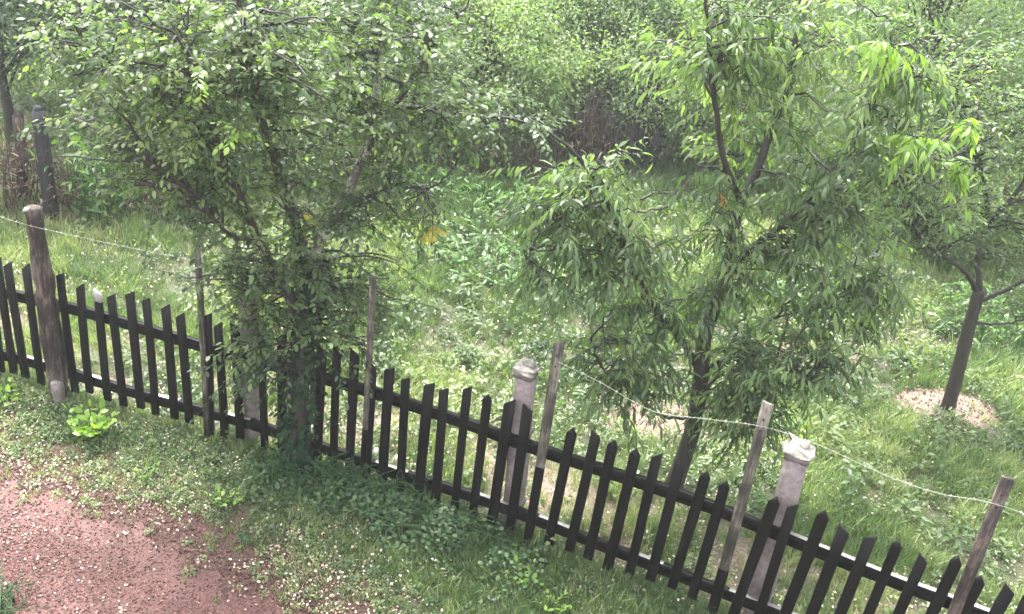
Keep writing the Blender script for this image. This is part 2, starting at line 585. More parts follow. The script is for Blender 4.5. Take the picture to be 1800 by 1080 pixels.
def slat_mesh(name, w, th, h, tip, lean, bow, mats, z0=0.0, split=None, chip=0.0, base_off=0.0):
    """an upright board: outline in (along, z), cut at the tip, chamfered edges; origin at its foot"""
    hw = w / 2
    if tip == 'r':
        top = [(-hw, h - w * random.uniform(.5, .9)), (hw, h)]
    elif tip == 'l':
        top = [(-hw, h), (hw, h - w * random.uniform(.5, .9))]
    elif tip == 'p':
        top = [(-hw, h - w * .75), (random.uniform(-.2, .2) * hw, h), (hw, h - w * .75)]
    else:
        top = [(-hw, h - w * random.uniform(0, .2)), (hw, h - w * random.uniform(0, .2))]
    zs = [z0, z0 + (h - z0) * .33, z0 + (h - z0) * .66]
    if split:
        zs = sorted(zs + [split, split + 0.01])
    left = [(-hw * random.uniform(.92, 1.05), z) for z in zs]
    right = [(hw * random.uniform(.92, 1.05), z) for z in zs]
    off = lambda z: (lean * z, bow * math.sin(math.pi * min(max(z / h, 0), 1)))
    V, F, MI = [], [], []
    c = 0.004
    nl = len(zs)
    rowsn = nl + 1
    pts = [(l, r) for l, r in zip(left, right)] + [(top[0], top[-1])]
    for (l, r) in pts:
        for (a, z, s) in ((l[0], l[1], -1), (r[0], r[1], 1)):
            dx, dy = off(z)
            for ins, y in ((c, -th / 2), (0, -th / 2 + c), (0, th / 2)):
                V.append((a - s * ins + dx, y + dy, z))
    # vertex layout per row: Lf, Lc, Lb, Rf, Rc, Rb
    for i in range(rowsn - 1):
        a, b2 = i * 6, i * 6 + 6
        mi = 1 if (split and pts[i][0][1] >= split) else 0
        for q in ((a, a + 3, b2 + 3, b2), (a + 1, a, b2, b2 + 1), (a + 2, a + 1, b2 + 1, b2 + 2), (a + 3, a + 4, b2 + 4, b2 + 3), (a + 4, a + 5, b2 + 5, b2 + 4), (a + 5, a + 2, b2 + 2, b2 + 5)):
            F.append(q); MI.append(mi)
    e = (rowsn - 1) * 6
    mi = 1 if (split or chip) else 0
    if tip == 'p':
        z = top[1][1]; dx, dy = off(z)
        k = len(V)
        V += [(top[1][0] + dx, -th / 2 + dy, z), (top[1][0] + dx, th / 2 + dy, z)]
        for q in ((e, e + 3, k), (e + 5, e + 2, k + 1)):
            F.append(q); MI.append(mi)
        for q in ((e + 1, e, k), (e + 3, e + 4, k)):
            F.append(q); MI.append(mi)
        for q in ((e + 2, e + 1, k, k + 1), (e + 4, e + 5, k + 1, k)):
            F.append(q); MI.append(mi)
    else:
        F.append((e, e + 3, e + 4, e + 5, e + 2, e + 1)); MI.append(mi)
    F.append((0, 1, 2, 5, 4, 3)); MI.append(0)
    return mesh_from(name, V, [np.array(f) for f in F], mats, False, MI)


for i, x in enumerate(picket_x):
    t, nrm = frame_at(x)
    y = float(fence_y(x))
    h = 1.07 + random.uniform(-.035, .035)
    if x > 2.6:
        h += 0.02
    tip = random.choices('rlpf', [5, 4, 2, 1])[0]
    if -3.7 < x < -2.1:
        tip = random.choice('rrlr')
    if 0.4 < x < 2.6:
        tip = random.choice('prpl')
    lean = random.gauss(0, .012) + (0.02 if x > .3 else -0.004)
    chip = abs(x + 3.021) < .01
    me = slat_mesh('picket', random.uniform(.058, .073), random.uniform(.018, .024), h, tip, lean, random.gauss(0, .006), [MAT['fence'], MAT['rail_top']], z0=random.uniform(.02, .09), split=(h - .10) if chip else None)
    o = link('picket', me, fence, Vector((x, y, float(gh(x, y)))) - Vector(FO))
    o.rotation_euler = (random.gauss(0, .012), 0, math.atan2(t[1], t[0]) + random.gauss(0, .03))

# rails: one length of timber per bay, behind the pickets, worn top faces coloured pale for wet sky sheen
posts_x = [-6.4, -3.42, -1.83, 0.15, 1.83, 3.55, 5.2]
for z0 in (0.20, 0.79):
    for a, b2 in zip(posts_x[:-1], posts_x[1:]):
        if b2 < -4 or a > 3.6:
            if z0 < 0 : pass
        P = []
        xs = np.linspace(a + .004, b2 - .004, 9)
        sag = random.uniform(-.012, .006)
        V, F, MI = [], [], []
        hh, dd = .084, .036
        for k, x in enumerate(xs):
            t, nrm = frame_at(x)
            c = np.array([x, float(fence_y(x)), float(gh(x, fence_y(x))) * .6]) - nrm * (.013 + dd / 2)
            zc = z0 + .01 * math.sin(x * 3 + z0 * 5) + sag * math.sin(math.pi * k / 8)
            hx = hh * (1 + .04 * math.sin(7 * x))
            for (n_, z_) in ((1, -.5), (1, .44), (.8, .5), (-1, .5), (-1, -.5)):
                V.append(c + nrm * n_ * dd / 2 + np.array([0, 0, zc + z_ * hx]) - FO)
        for k in range(len(xs) - 1):
            for j in range(5):
                j2 = (j + 1) % 5
                F.append((k * 5 + j, k * 5 + 5 + j, k * 5 + 5 + j2, k * 5 + j2)); MI.append(1 if (j == 2 and (xs[0] > 1.5 or (k % 3 == 1 and z0 < .5))) else 0)  # pale top stretches: sky sheen put into the colour
        F += [(0, 1, 2, 3, 4), (44, 43, 42, 41, 40)][:2]; MI += [0, 0]
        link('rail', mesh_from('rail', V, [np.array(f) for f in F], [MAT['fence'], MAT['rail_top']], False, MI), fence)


def rough_block(w, d, h, mat, seed, taper=0.0, nz=6, jit=.006, top_tilt=0.0):
    r = np.random.default_rng(seed)
    mb = MB()
    V = []
    ring = [(-.5, -.5), (0, -.5), (.5, -.5), (.5, 0), (.5, .5), (0, .5), (-.5, .5), (-.5, 0)]
    for k in range(nz + 1):
        z = h * k / nz
        s = 1 - taper * k / nz
        for (a, b2) in ring:
            cr = 0.9 if abs(a) + abs(b2) == 1 else 1.0
            zz = z + (top_tilt * a * w + r.normal(0, jit * .8)) * (k == nz)
            V.append((a * w * s * cr + r.normal(0, jit), b2 * d * s * cr + r.normal(0, jit), zz))
    F = []
    for k in range(nz):
        for j in range(8):
            F.append((k * 8 + j, k * 8 + (j + 1) % 8, k * 8 + 8 + (j + 1) % 8, k * 8 + 8 + j))
    F.append(tuple(range(8))[::-1])
    top = len(V)
    V.append((r.normal(0, w * .1), r.normal(0, d * .1), h + r.uniform(.0, .02)))
    for j in range(8):
        F.append((nz * 8 + j, nz * 8 + (j + 1) % 8, top))
    return V, F


def concrete_post(x, h, label, cap, lean=0.0, seed=1, w=.115):
    t, nrm = frame_at(x)
    y = float(fence_y(x))
    c = np.array([x, y, float(gh(x, y)) - .05]) - nrm * (.013 + .034 + .062)
    V, F = rough_block(w, w, h, None, seed, .06, 10, .003)
    po = link('concrete_post', mesh_from('concrete_post', V, [np.array(f) for f in F], [MAT['concrete']]), fence, Vector(c - FO))
    po['label'] = label
    po.rotation_euler = (0, lean, math.atan2(t[1], t[0]))
    if cap:
        V, F = rough_block(w * .97, w * .97, .05, None, seed + 9, .0, 2, .006)
        q = link('dark_band', mesh_from('dark_band', V, [np.array(f) for f in F], [MAT['cap_dark']]), po, (0, 0, h - .002))  # darker concrete band just under the cap
        V, F = rough_block(w * 1.12, w * 1.08, .042, None, seed + 5, .12, 3, .014, -.2)
        q = link('cap', mesh_from('cap', V, [np.array(f) for f in F], [MAT['cap']]), po, (.0, 0, h + .038))
        V, F = rough_block(w * .55, w * .4, .035, None, seed + 6, .3, 2, .008)
        q2 = link('cap_lump', mesh_from('cap_lump', V, [np.array(f) for f in F], [MAT['cap']]), po, (.012, .01, h + .08))
    # dark wire lashing round post and rails
    for z in (.26, .85):
        ang = np.linspace(0, 2 * math.pi, 15)
        ring = np.stack([np.clip(np.cos(ang) * 1.5, -1, 1) * w * .54, np.clip(np.sin(ang) * 1.5, -1, 1) * w * .54, z + .012 * np.sin(ang * 2)], 1)
        V, F = tube(ring, .004, 5, cap=False)
        link('lashing', mesh_from('lashing', V, F, [MAT['bark_dark']]), po)
    return po


concrete_post(-1.88, 1.40, 'concrete post half hidden in the tree leaves', False, 0.0, 3, .12)
concrete_post(0.165, 1.30, 'concrete fence post with a chipped white cap left of the leaning stake', True, -.04, 4, .135)
concrete_post(1.80, 1.36, 'concrete fence post with a broken white cap near the lower right', True, -.035, 6, .15)

# the thick weathered timber post at the left end
wp = thing('timber_post', 'thick weathered brown timber post rising above the left end of the picket fence', 'post', (-3.41, 6.13, float(gh(-3.41, 6.13))))
P = [(0, 0, -.05), (.0, 0, .3), (-.01, 0, .7), (-.015, .0, 1.15), (-.02, 0, 1.60)]
V, F = tube(spline(P, 5), np.interp(np.arange(21), [0, 8, 14, 20], [.074, .078, .070, .056]), 9, .34)
link('shaft', mesh_from('shaft', V, F, [MAT['post_wood']]), wp)
V, F = rough_block(.05, .05, .03, None, 33, .3, 2, .006)
link('top_chip', mesh_from('top_chip', V, [np.array(f) for f in F], [MAT['rail_top']]), wp, (-.05, -.04, 1.58))
V, F = rough_block(.085, .08, .25, None, 34, .15, 4, .007)
q = link('concrete_stub', mesh_from('concrete_stub', V, [np.array(f) for f in F], [MAT['concrete']]), wp, (.045, -.10, -.05))


def stake(x, h, label, toward=.022, lean=0.0, w=.06, th=.022, split=None, tip='p', name='wooden_stake', bowv=.01, mat=None, yoff=0.0):
    t, nrm = frame_at(x)
    y = float(fence_y(x))
    c = np.array([x, y, float(gh(x, y)) - .04]) + nrm * (toward + yoff)
    o = thing(name, label, 'stake', c)
    o.rotation_euler = (0, 0, math.atan2(t[1], t[0]) + random.gauss(0, .05))
    mats = [MAT['fence'], mat or MAT['grey_wood']] if split else [mat or MAT['grey_wood']]
    link('board', slat_mesh('board', w, th, h, tip, lean, bowv, mats, split=split), o)
    # two rusty nail heads or staples holding the wire
    for z in (h - .12, h - .20):
        V, F = rough_block(.010, .008, .010, None, int(z * 1000), .1, 1, .001)
        link('staple', mesh_from('staple', V, [np.array(f) for f in F], [MAT['bark_dark']]), o, (lean * z, -th / 2 - .003, z))
    return o


stake(-2.165, 1.72, 'thin tall grey stake nailed to the fence between timber post and leafy tree', .024, -.012, .045, .022, None, 'f')
stake(-0.91, 1.77, 'thin grey stake with leaves at its top right of the ivy covered trunk', .024, .0, .042, .020, .55, 'f')
stake(0.325, 1.71, 'tall pointed grey board with dark stained foot right of the first capped post', .024, .0, .064, .022, .72, 'r')
stake(1.56, 1.72, 'pale grey split stake leaning beside the broken capped post', .026, -.016, .066, .024, .45, 'f')
stake(2.77, 1.78, 'brown weathered stake leaning at the far right end of the wire', .026, -.034, .066, .024, None, 'f', mat=MAT['post_wood'])


# barbed wire
def wire(name, label, pts, per=10, r=.0017):
    P = spline(pts, per)
    o = thing(name, label, 'wire', P[0])
    mb = MB()
    s = np.cumsum(np.r_[0, np.linalg.norm(np.diff(P, axis=0), axis=1)])
    L = s[-1]
    n_ = int(L / .012)
    q = np.stack([np.interp(np.linspace(0, L, n_), s, P[:, k]) for k in range(3)], 1)
    ph = np.linspace(0, L * 2 * math.pi / .05, n_)
    for o_ in (0, math.pi):
        off = np.stack([0 * ph, np.cos(ph + o_), np.sin(ph + o_)], 1) * r * .8
        V, F = tube(q + off, r * .75, 4)
        mb.add(V, F)
    link('strand', mb.mesh('strand', [MAT['wire']], True, P[0]), o)
    barb = MB()
    for a in (0, 1.3, 2.6):
        d = np.array([math.cos(a) * .35, math.cos(a * 1.7 + .6), math.sin(a * 1.7 + .6)]) * .011
        V, F = tube([-d, d], 0.0011, 4)
        barb.add(V, F)
    V, F = tube([(-.008, 0, 0), (.008, 0, 0)], .0032, 6)
    barb.add(V, F)
    bm = barb.mesh('barb', [MAT['wire']])
    for d in np.arange(.06, L, .115):
        c = np.array([np.interp(d, s, P[:, k]) for k in range(3)])
        e = link('barb', bm, o, Vector(c - P[0]))
        e.rotation_euler = (random.uniform(0, 6), random.uniform(-.3, .3), random.uniform(-.4, .1))
    return o


def on_fence(x, z, out=.045):
    t, nrm = frame_at(x)
    return np.array([x, float(fence_y(x)), z]) + nrm * out


wire('barbed_wire', 'pale barbed wire running from the pointed grey board to the right edge stake',
     [on_fence(.34, 1.53), on_fence(.61, 1.48), on_fence(.94, 1.40), on_fence(1.22, 1.46), on_fence(1.55, 1.54), on_fence(1.86, 1.54), on_fence(2.17, 1.50), on_fence(2.45, 1.50), on_fence(2.74, 1.56), on_fence(3.3, 1.55), on_fence(3.9, 1.57)])
wire('barbed_wire', 'thin barbed wire strung across the top of the left timber post',
     [(-4.6, 6.28, 1.57), (-3.9, 6.16, 1.55), (-3.43, 6.04, 1.53), (-2.8, 5.98, 1.50), (-2.19, 5.86, 1.52)], 10, .0014)

# ------------------------------------------------------------------ trees
def grow(skel, ellipsoids, ntw, twl, nleaf, droop, reach=1.0, up=0.1, tw_t=(1.0,), spread=1.0):
    """branches from the limbs to clumps of twigs inside the ellipsoids; returns branches and a list of leafy twigs"""
    S = np.concatenate([spline(p, 8)[2:] for p in skel])
    branches, twigs = [], []
    for (c, rad, n_) in ellipsoids:
        d = unit(rng.normal(size=(n_, 3)))
        rr = rng.random(n_) ** 0.42
        C = np.asarray(c) + d * rr[:, None] * np.asarray(rad)
        for p in C:
            if p[2] < .25:
                continue
            cost = np.linalg.norm(S - p, axis=1) + 0.9 * np.maximum(0, S[:, 2] - p[2] + .05)
            s = S[np.argmin(cost)]
            D = np.linalg.norm(p - s)
            if D > 1.5 * reach:
                p = s + (p - s) * 1.5 * reach / D
                D = 1.5 * reach
            mid = (s + p) / 2 + np.array([0, 0, .16 * D]) + rng.normal(0, .06 * D, 3)
            tt = np.linspace(0, 1, 7)[:, None]
            B = (1 - tt) ** 2 * s + 2 * tt * (1 - tt) * mid + tt ** 2 * p
            B[1:-1] += rng.normal(0, .012, (5, 3))
            branches.append((B, np.linspace(.006 + .011 * min(D, 1.2), .004, 7)))
            bd = unit(B[-1] - B[-2])
            tint = np.clip(.42 + .27 * rng.normal() + .08 * (p[2] - 2), 0.05, .95)
            for k in range(ntw):
                tb = rng.uniform(.35, 1) if k else 1.0
                o = B[int(tb * 6)]
                dr = unit(bd * .6 + spread * rng.normal(size=3) * np.array([1, 1, .7]) + np.array([0, 0, up]))
                L = twl * rng.uniform(.6, 1.25)
                u = np.linspace(0, 1, 5)[:, None]
                T = o + dr * L * u + np.array([0, 0, -droop * .45 * L]) * u ** 2
                twigs.append((T, np.clip(tint + rng.normal(0, .07), 0, 1)))
    return branches, twigs


def twig_leaves(T, nleaf, droop, length):
    n_ = max(3, int(nleaf * rng.uniform(.75, 1.25)))
    t = np.linspace(.12, 1, n_)
    idx = t * (len(T) - 1)
    pos = np.stack([np.interp(idx, np.arange(len(T)), T[:, k]) for k in range(3)], 1)
    d = unit(T[-1] - T[0])
    side = unit(np.cross(d, [0, 0, 1.0]) + 1e-4)
    sg = np.where(np.arange(n_) % 2, 1, -1)[:, None]
    ax = d * rng.uniform(.3, .9, (n_, 1)) + side * sg * rng.uniform(.4, 1, (n_, 1)) + np.array([0, 0, -droop]) + rng.normal(0, .22, (n_, 3))
    ax[-1] = d + np.array([0, 0, -droop * .6])
    nr = np.array([0, 0, 1.0]) + rng.normal(0, .45, (n_, 3))
    return pos, ax, nr, length * rng.uniform(.45, 1.2, n_)


def build_tree(name, label, base, trunk, limbs, ellipsoids, mat, kind, ntw, twl, nleaf, droop, leaf_len, n_spray, bark='bark_dark', special=(), up=.1, reach=1.0, limb_mats=None, trunk_r=None, spread=1.0, leaf_width=1.0, extra_tw=None):
    o = thing(name, label, 'tree', base)
    P = spline(trunk, 8)
    Rr = np.interp(np.linspace(0, 1, len(P)), [0, .06, .2, 1], trunk_r)
    V, F = tube(P, Rr, 12, .10)
    link('trunk', mesh_from('trunk', V - np.asarray(base), F, [MAT[bark]], True), o)
    for i, (pts, r0, r1) in enumerate(limbs):
        Q = spline(pts, 7)
        Q[1:-1] += rng.normal(0, .006, (len(Q) - 2, 3))
        V, F = tube(Q, np.linspace(r0, r1, len(Q)), 8, .12)
        bm_ = MAT[(limb_mats or {}).get(i, bark)]
        e = link('limb', mesh_from('limb', V - np.asarray(base), F, [bm_], True), o)
        if i in (limb_mats or {}):
            e['label'] = 'pale lichen covered limb'
    br, tw = grow([l[0] for l in limbs] + [trunk[2:]], ellipsoids, ntw, twl, nleaf, droop, reach, up, spread=spread)
    mb = MB()
    for B, R in br:
        V, F = tube(B, R, 5, .1, False)
        mb.add(V, F)
    for T, _ in tw:
        V, F = tube(T, np.linspace(.0032, .0012, len(T)), 3, 0, False)
        mb.add(V, F)
    # special sprays: (position, material key, radius, label, twigs)
    allsp = []
    for (c, mk, rad, lab, k) in special:
        arr = []
        S = np.concatenate([b[0] for b in br])
        s = S[np.argmin(np.linalg.norm(S - np.asarray(c), axis=1))]
        V, F = tube([s, (s + np.asarray(c)) / 2 + [0, 0, .04], np.asarray(c)], [.005, .004, .003], 4, 0, False)
        mb.add(V, F)
        for j in range(k):
            d = unit(rng.normal(size=3) * [1, 1, .4] + [0, 0, -.25])
            T = np.asarray(c) + np.linspace(0, 1, 5)[:, None] * d * rad + np.array([0, 0, -.35 * rad]) * np.linspace(0, 1, 5)[:, None] ** 2
            V, F = tube(T, np.linspace(.003, .0012, 5), 3, 0, False)
            mb.add(V, F)
            arr.append((twig_leaves(T, nleaf, droop, leaf_len * 1.05)))
        pos, ax, nr, ln = [np.concatenate([a[q] for a in arr]) for q in range(4)]
        e = link('leaf_spray', leaf_mesh('leaf_spray', kind, pos, ax, nr, ln, rng.uniform(.2, .9, len(pos)), MAT[mk], base, leaf_width * 1.05), o)
        e['label'] = lab
    link('branches', mb.mesh('branches', [MAT['twig']], True, base), o, kind='stuff')
    # the sprays that show largest are parts of their own, the rest of the crown is one mass
    cp = np.array([0, 0, CAM_H])
    order = np.argsort([np.linalg.norm(T[-1] - cp) for T, _ in tw])
    pick = set(order[:n_spray].tolist())
    rest = []
    for i, (T, ti) in enumerate(tw):
        a = twig_leaves(T, nleaf, droop, leaf_len)
        tn = np.full(len(a[0]), ti)
        if i in pick:
            b0 = T[0]
            link('leaf_spray', leaf_mesh('leaf_spray', kind, a[0], a[1], a[2], a[3], tn, mat, b0, leaf_width), o, Vector(b0) - Vector(base))
        else:
            rest.append((*a, tn))
    pos, ax, nr, ln, tn = [np.concatenate([a[q] for a in rest]) for q in range(5)]
    link('crown', leaf_mesh('crown', kind, pos, ax, nr, ln, tn, mat, base, leaf_width), o, kind='stuff')
    print(name, 'twigs', len(tw), 'leaves', len(pos))
    return o


# --- the leafy plum tree with the ivied trunk, left of centre
A_base = (-1.41, 5.62, float(gh(-1.41, 5.62)))
A_trunk = [(-1.40, 5.60, -.05), (-1.40, 5.61, .36), (-1.405, 5.68, .75), (-1.415, 5.84, 1.14), (-1.41, 6.0, 1.47)]
A_limbs = [
    ([(-1.41, 6.0, 1.45), (-1.38, 6.02, 1.69), (-1.25, 6.1, 1.97), (-1.13, 6.2, 2.32), (-1.1, 6.3, 2.57), (-1.1, 6.4, 2.94), (-1.09, 6.5, 3.5)], .048, .016),
    ([(-1.42, 6.0, 1.43), (-1.52, 5.95, 1.83), (-1.63, 5.9, 2.24), (-1.72, 5.85, 2.55), (-1.78, 5.8, 2.92), (-1.81, 5.7, 3.47)], .045, .014),
    ([(-1.415, 5.84, 1.14), (-1.59, 5.87, 1.41), (-1.72, 5.8, 1.74), (-1.83, 5.7, 2.13), (-1.96, 5.6, 2.6), (-2.05, 5.5, 3.09)], .046, .014),
    ([(-1.74, 5.8, 1.76), (-1.87, 5.7, 1.82), (-1.95, 5.6, 1.96), (-2.05, 5.5, 2.18), (-2.25, 5.4, 2.37)], .018, .007),
    ([(-1.25, 6.1, 1.97), (-1.06, 6.1, 2.06), (-0.88, 6.2, 2.13), (-0.66, 6.3, 2.1), (-0.52, 6.4, 2.25)], .018, .006),
    ([(-1.1, 6.3, 2.57), (-0.87, 6.4, 2.62), (-0.56, 6.5, 2.59), (-0.17, 6.6, 2.57), (0.15, 6.7, 2.5)], .02, .006),
    ([(-1.83, 5.7, 2.13), (-2.1, 5.75, 2.5), (-2.45, 5.8, 2.75), (-2.9, 5.9, 2.9)], .022, .007),
    ([(-1.13, 6.2, 2.32), (-.9, 6.3, 2.75), (-.7, 6.4, 3.1), (-.5, 6.5, 3.4)], .02, .007),
]
A_ell = [((-1.75, 5.8, 2.95), (.8, .7, .55), 84), ((-2.45, 5.75, 2.85), (.65, .6, .5), 55), ((-1.5, 5.95, 2.1), (.6, .5, .45), 30),
         ((-1.55, 5.85, 1.55), (.5, .35, .36), 24), ((-1.78, 5.62, 1.0), (.22, .14, .26), 12), ((-1.1, 5.72, 1.15), (.22, .12, .2), 6), ((-1.85, 5.7, 1.5), (.35, .3, .3), 14), ((-.98, 6.2, 2.6), (.55, .5, .45), 40), ((-.45, 6.5, 2.65), (.45, .4, .24), 11), ((-.98, 5.95, 1.35), (.36, .28, .36), 16), ((-1.2, 6.3, 3.3), (.7, .6, .4), 30),
         ((-2.1, 5.7, 2.2), (.5, .4, .35), 24), ((-.75, 6.15, 1.95), (.35, .3, .3), 12), ((-2.75, 5.8, 2.35), (.4, .4, .3), 14)]
treeA = build_tree('plum_tree', 'bushy tree with ivy covered trunk standing against the fence left of centre', A_base, A_trunk, A_limbs, A_ell, MAT['plum'], 'oval', 6, .33, 12, .35, .055, 240, 'bark_brown',
                   special=[((-1.71, 5.35, 2.68), 'lime', .16, 'bright lime leaf spray', 5), ((-.60, 5.95, 1.98), 'yellow', .09, 'yellow leaf spray', 3), ((-1.42, 5.7, 2.05), 'yellow', .08, 'yellowing leaf spray', 3)],
                   limb_mats={0: 'bark_lichen'}, trunk_r=[.10, .066, .062, .055], spread=1.1)
# ivy on the trunk (a climbing plant, a thing of its own) and around its foot
NI = 1500
t_ = rng.random(NI)
ang = rng.uniform(0, 2 * math.pi, NI)
ctr = np.stack([np.interp(t_ * 1.65, [p[2] for p in A_trunk], [p[k] for p in A_trunk]) for k in (0, 1)], 1)
rad = (.055 + .075 * rng.random(NI) ** 2) * (1.1 - .2 * t_) * (1 + .35 * (np.sin(t_ * 17 + ang * 2) > .3))
pos = np.stack([ctr[:, 0] + np.cos(ang) * rad, ctr[:, 1] + np.sin(ang) * rad, t_ * 1.65], 1)
out = np.stack([np.cos(ang), np.sin(ang), 0 * ang], 1)
ivy = thing('ivy', 'dark green ivy climbing the trunk beside the fence', 'plant', A_base)
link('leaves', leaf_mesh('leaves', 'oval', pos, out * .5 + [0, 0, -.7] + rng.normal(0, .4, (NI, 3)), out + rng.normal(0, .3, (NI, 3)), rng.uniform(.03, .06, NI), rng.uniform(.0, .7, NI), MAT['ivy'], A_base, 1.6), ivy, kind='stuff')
mb = MB()
for k in range(5):
    a = k * 1.3
    zz = np.linspace(0, 1.4, 12)
    P = np.stack([np.interp(zz, [p[2] for p in A_trunk], [p[0] for p in A_trunk]) + np.cos(a + zz * 2) * (.095 - .03 * zz), np.interp(zz, [p[2] for p in A_trunk], [p[1] for p in A_trunk]) + np.sin(a + zz * 2) * (.095 - .03 * zz), zz], 1)
    V, F = tube(P, .009, 5, .2)
    link('stem', mesh_from('stem', V - np.asarray(A_base), F, [MAT['bark_dark']], True), ivy)

# --- the peach tree right of centre
B_base = (1.41, 6.02, float(gh(1.41, 6.02)))
B_trunk = [(1.405, 6.02, -.05), (1.44, 6.03, .27), (1.46, 6.05, .63), (1.43, 6.08, 1.01), (1.4, 6.12, 1.27)]
B_limbs = [
    ([(1.4, 6.12, 1.25), (1.43, 6.2, 1.66), (1.47, 6.25, 1.95), (1.46, 6.3, 2.23), (1.55, 6.4, 2.54), (1.62, 6.5, 3.04), (1.63, 6.6, 3.4), (1.58, 6.7, 3.88)], .054, .012),
    ([(1.38, 6.1, 1.09), (1.18, 6.0, 1.36), (.91, 5.9, 1.67), (.71, 5.8, 2.01), (.5, 5.75, 2.4), (.26, 5.7, 2.68), (.07, 5.65, 2.82)], .032, .007),
    ([(1.48, 6.23, 1.81), (1.66, 6.3, 2.02), (1.81, 6.35, 2.17), (1.99, 6.4, 2.43), (2.15, 6.45, 2.77), (2.25, 6.5, 3.24), (2.19, 6.5, 3.56)], .032, .008),
    ([(1.47, 6.32, 2.27), (1.26, 6.25, 2.63), (1.1, 6.2, 3.05), (.96, 6.1, 3.49), (.88, 6.1, 3.81)], .024, .008),
    ([(1.42, 6.05, .65), (1.19, 6.0, .68), (.97, 5.9, .88), (.69, 5.8, 1.12), (.56, 5.7, 1.39)], .016, .005),
    ([(1.43, 6.08, 1.04), (1.65, 6.0, 1.26), (1.91, 5.9, 1.29), (2.15, 5.8, 1.2)], .016, .005),
    ([(1.5, 6.07, .83), (1.59, 6.2, 1.06), (1.86, 6.4, 1.33), (2.23, 6.5, 1.48), (2.54, 6.6, 1.66)], .018, .006),
    ([(1.99, 6.4, 2.43), (2.37, 6.5, 2.45), (2.69, 6.6, 2.67), (2.93, 6.7, 2.92)], .018, .006),
    ([(1.46, 6.05, .71), (1.62, 5.95, .86), (1.76, 5.9, .87), (1.83, 5.8, .82)], .010, .004),
    ([(.71, 5.8, 2.01), (.68, 5.85, 2.15), (.70, 5.9, 2.28), (.66, 5.95, 2.40)], .012, .005),
    ([(.5, 5.75, 2.4), (.25, 5.7, 2.26), (.09, 5.6, 2.13), (.07, 5.55, 1.99)], .010, .004),
]
B_ell = [((1.5, 6.4, 3.2), (.95, .55, .5), 44), ((1.12, 6.15, 3.3), (.3, .3, .42), 12), ((1.75, 6.35, 2.5), (.75, .5, .45), 30), ((.35, 5.75, 2.35), (.45, .35, .42), 26), ((.68, 5.75, 1.95), (.4, .25, .32), 17), ((1.0, 5.8, 1.6), (.3, .2, .3), 9), ((1.35, 5.95, 1.75), (.3, .2, .3), 8),
         ((2.0, 6.05, 1.3), (.55, .4, .4), 36), ((1.75, 5.95, .95), (.35, .25, .25), 14), ((.82, 5.85, 1.2), (.32, .28, .42), 24), ((.25, 5.65, 2.05), (.25, .25, .3), 9), ((2.35, 6.3, 1.6), (.3, .3, .3), 12), ((2.6, 6.5, 2.6), (.4, .3, .35), 14), ((2.3, 6.4, 2.05), (.5, .4, .35), 24), ((1.75, 6.2, 1.95), (.35, .25, .3), 10), ((2.3, 6.4, 3.2), (.35, .35, .5), 16), ((1.18, 6.05, 2.15), (.36, .4, .38), 11)]
treeB = build_tree('peach_tree', 'young fruit tree with long drooping narrow leaves and forked dark trunk', B_base, B_trunk, B_limbs, B_ell, MAT['peach'], 'lance', 5, .34, 12, .66, .098, 290, 'bark_dark',
                   special=[((2.09, 6.1, 3.50), 'lime', .22, 'bright yellow green young shoot at the top', 11), ((2.37, 6.0, 2.98), 'lime', .2, 'bright yellow green young shoot, second from the top', 10), ((2.81, 6.3, 3.03), 'lime', .15, 'bright yellow green shoot furthest right', 9),
                            ((2.81, 6.25, 2.72), 'lime', .14, 'small lime shoot below the furthest right one', 6), ((2.5, 6.2, 1.72), 'lime', .16, 'pale drooping shoot low on the right side', 4), ((1.70, 5.85, 1.84), 'lime', .09, 'small lime shoot beside the main fork', 3), ((1.22, 5.95, 2.48), 'orange', .07, 'small withered orange leaf spray', 1)],
                   trunk_r=[.10, .074, .066, .055], up=.12, reach=.8, leaf_width=1.15)

# --- the slimmer tree at the right edge
C_base = (4.13, 7.74, float(gh(4.13, 7.74)))
C_trunk = [(4.14, 7.74, -.05), (4.1, 7.75, .44), (4.06, 7.78, .9), (4.04, 7.8, 1.23)]
C_limbs = [
    ([(4.04, 7.8, 1.2), (3.77, 7.7, 1.46), (3.44, 7.6, 1.62), (3.14, 7.5, 1.85), (2.9, 7.4, 2.15)], .026, .006),
    ([(4.04, 7.8, 1.22), (3.93, 7.85, 1.57), (3.92, 7.9, 1.87), (3.78, 8.0, 2.25), (3.55, 8.1, 2.60), (3.25, 8.2, 2.85)], .030, .006),
    ([(4.04, 7.79, 1.12), (4.23, 7.8, 1.23), (4.45, 7.8, 1.45), (4.61, 7.8, 1.8)], .026, .008),
    ([(3.95, 7.9, 1.77), (4.09, 7.9, 2.15), (4.17, 8.0, 2.68)], .022, .008),
    ([(4.07, 7.77, .92), (4.3, 7.7, .98), (4.55, 7.7, 1.1)], .014, .006),
]
C_ell = [((3.65, 8.0, 2.6), (.9, .6, .7), 62), ((4.35, 7.9, 1.9), (.6, .5, .5), 40), ((3.2, 7.6, 1.95), (.55, .4, .38), 40), ((3.1, 7.7, 2.6), (.5, .4, .4), 30), ((3.2, 8.2, 3.0), (.6, .5, .35), 20), ((4.25, 8.0, 2.75), (.5, .45, .35), 22), ((4.45, 7.75, 1.2), (.3, .3, .25), 12)]
treeC = build_tree('fruit_tree', 'leaning slender tree rising from bare soil at the right edge', C_base, C_trunk, C_limbs, C_ell, MAT['grey_green'], 'fold', 5, .30, 11, .2, .058, 120, 'bark_dark', trunk_r=[.085, .066, .06, .05], spread=1.2)


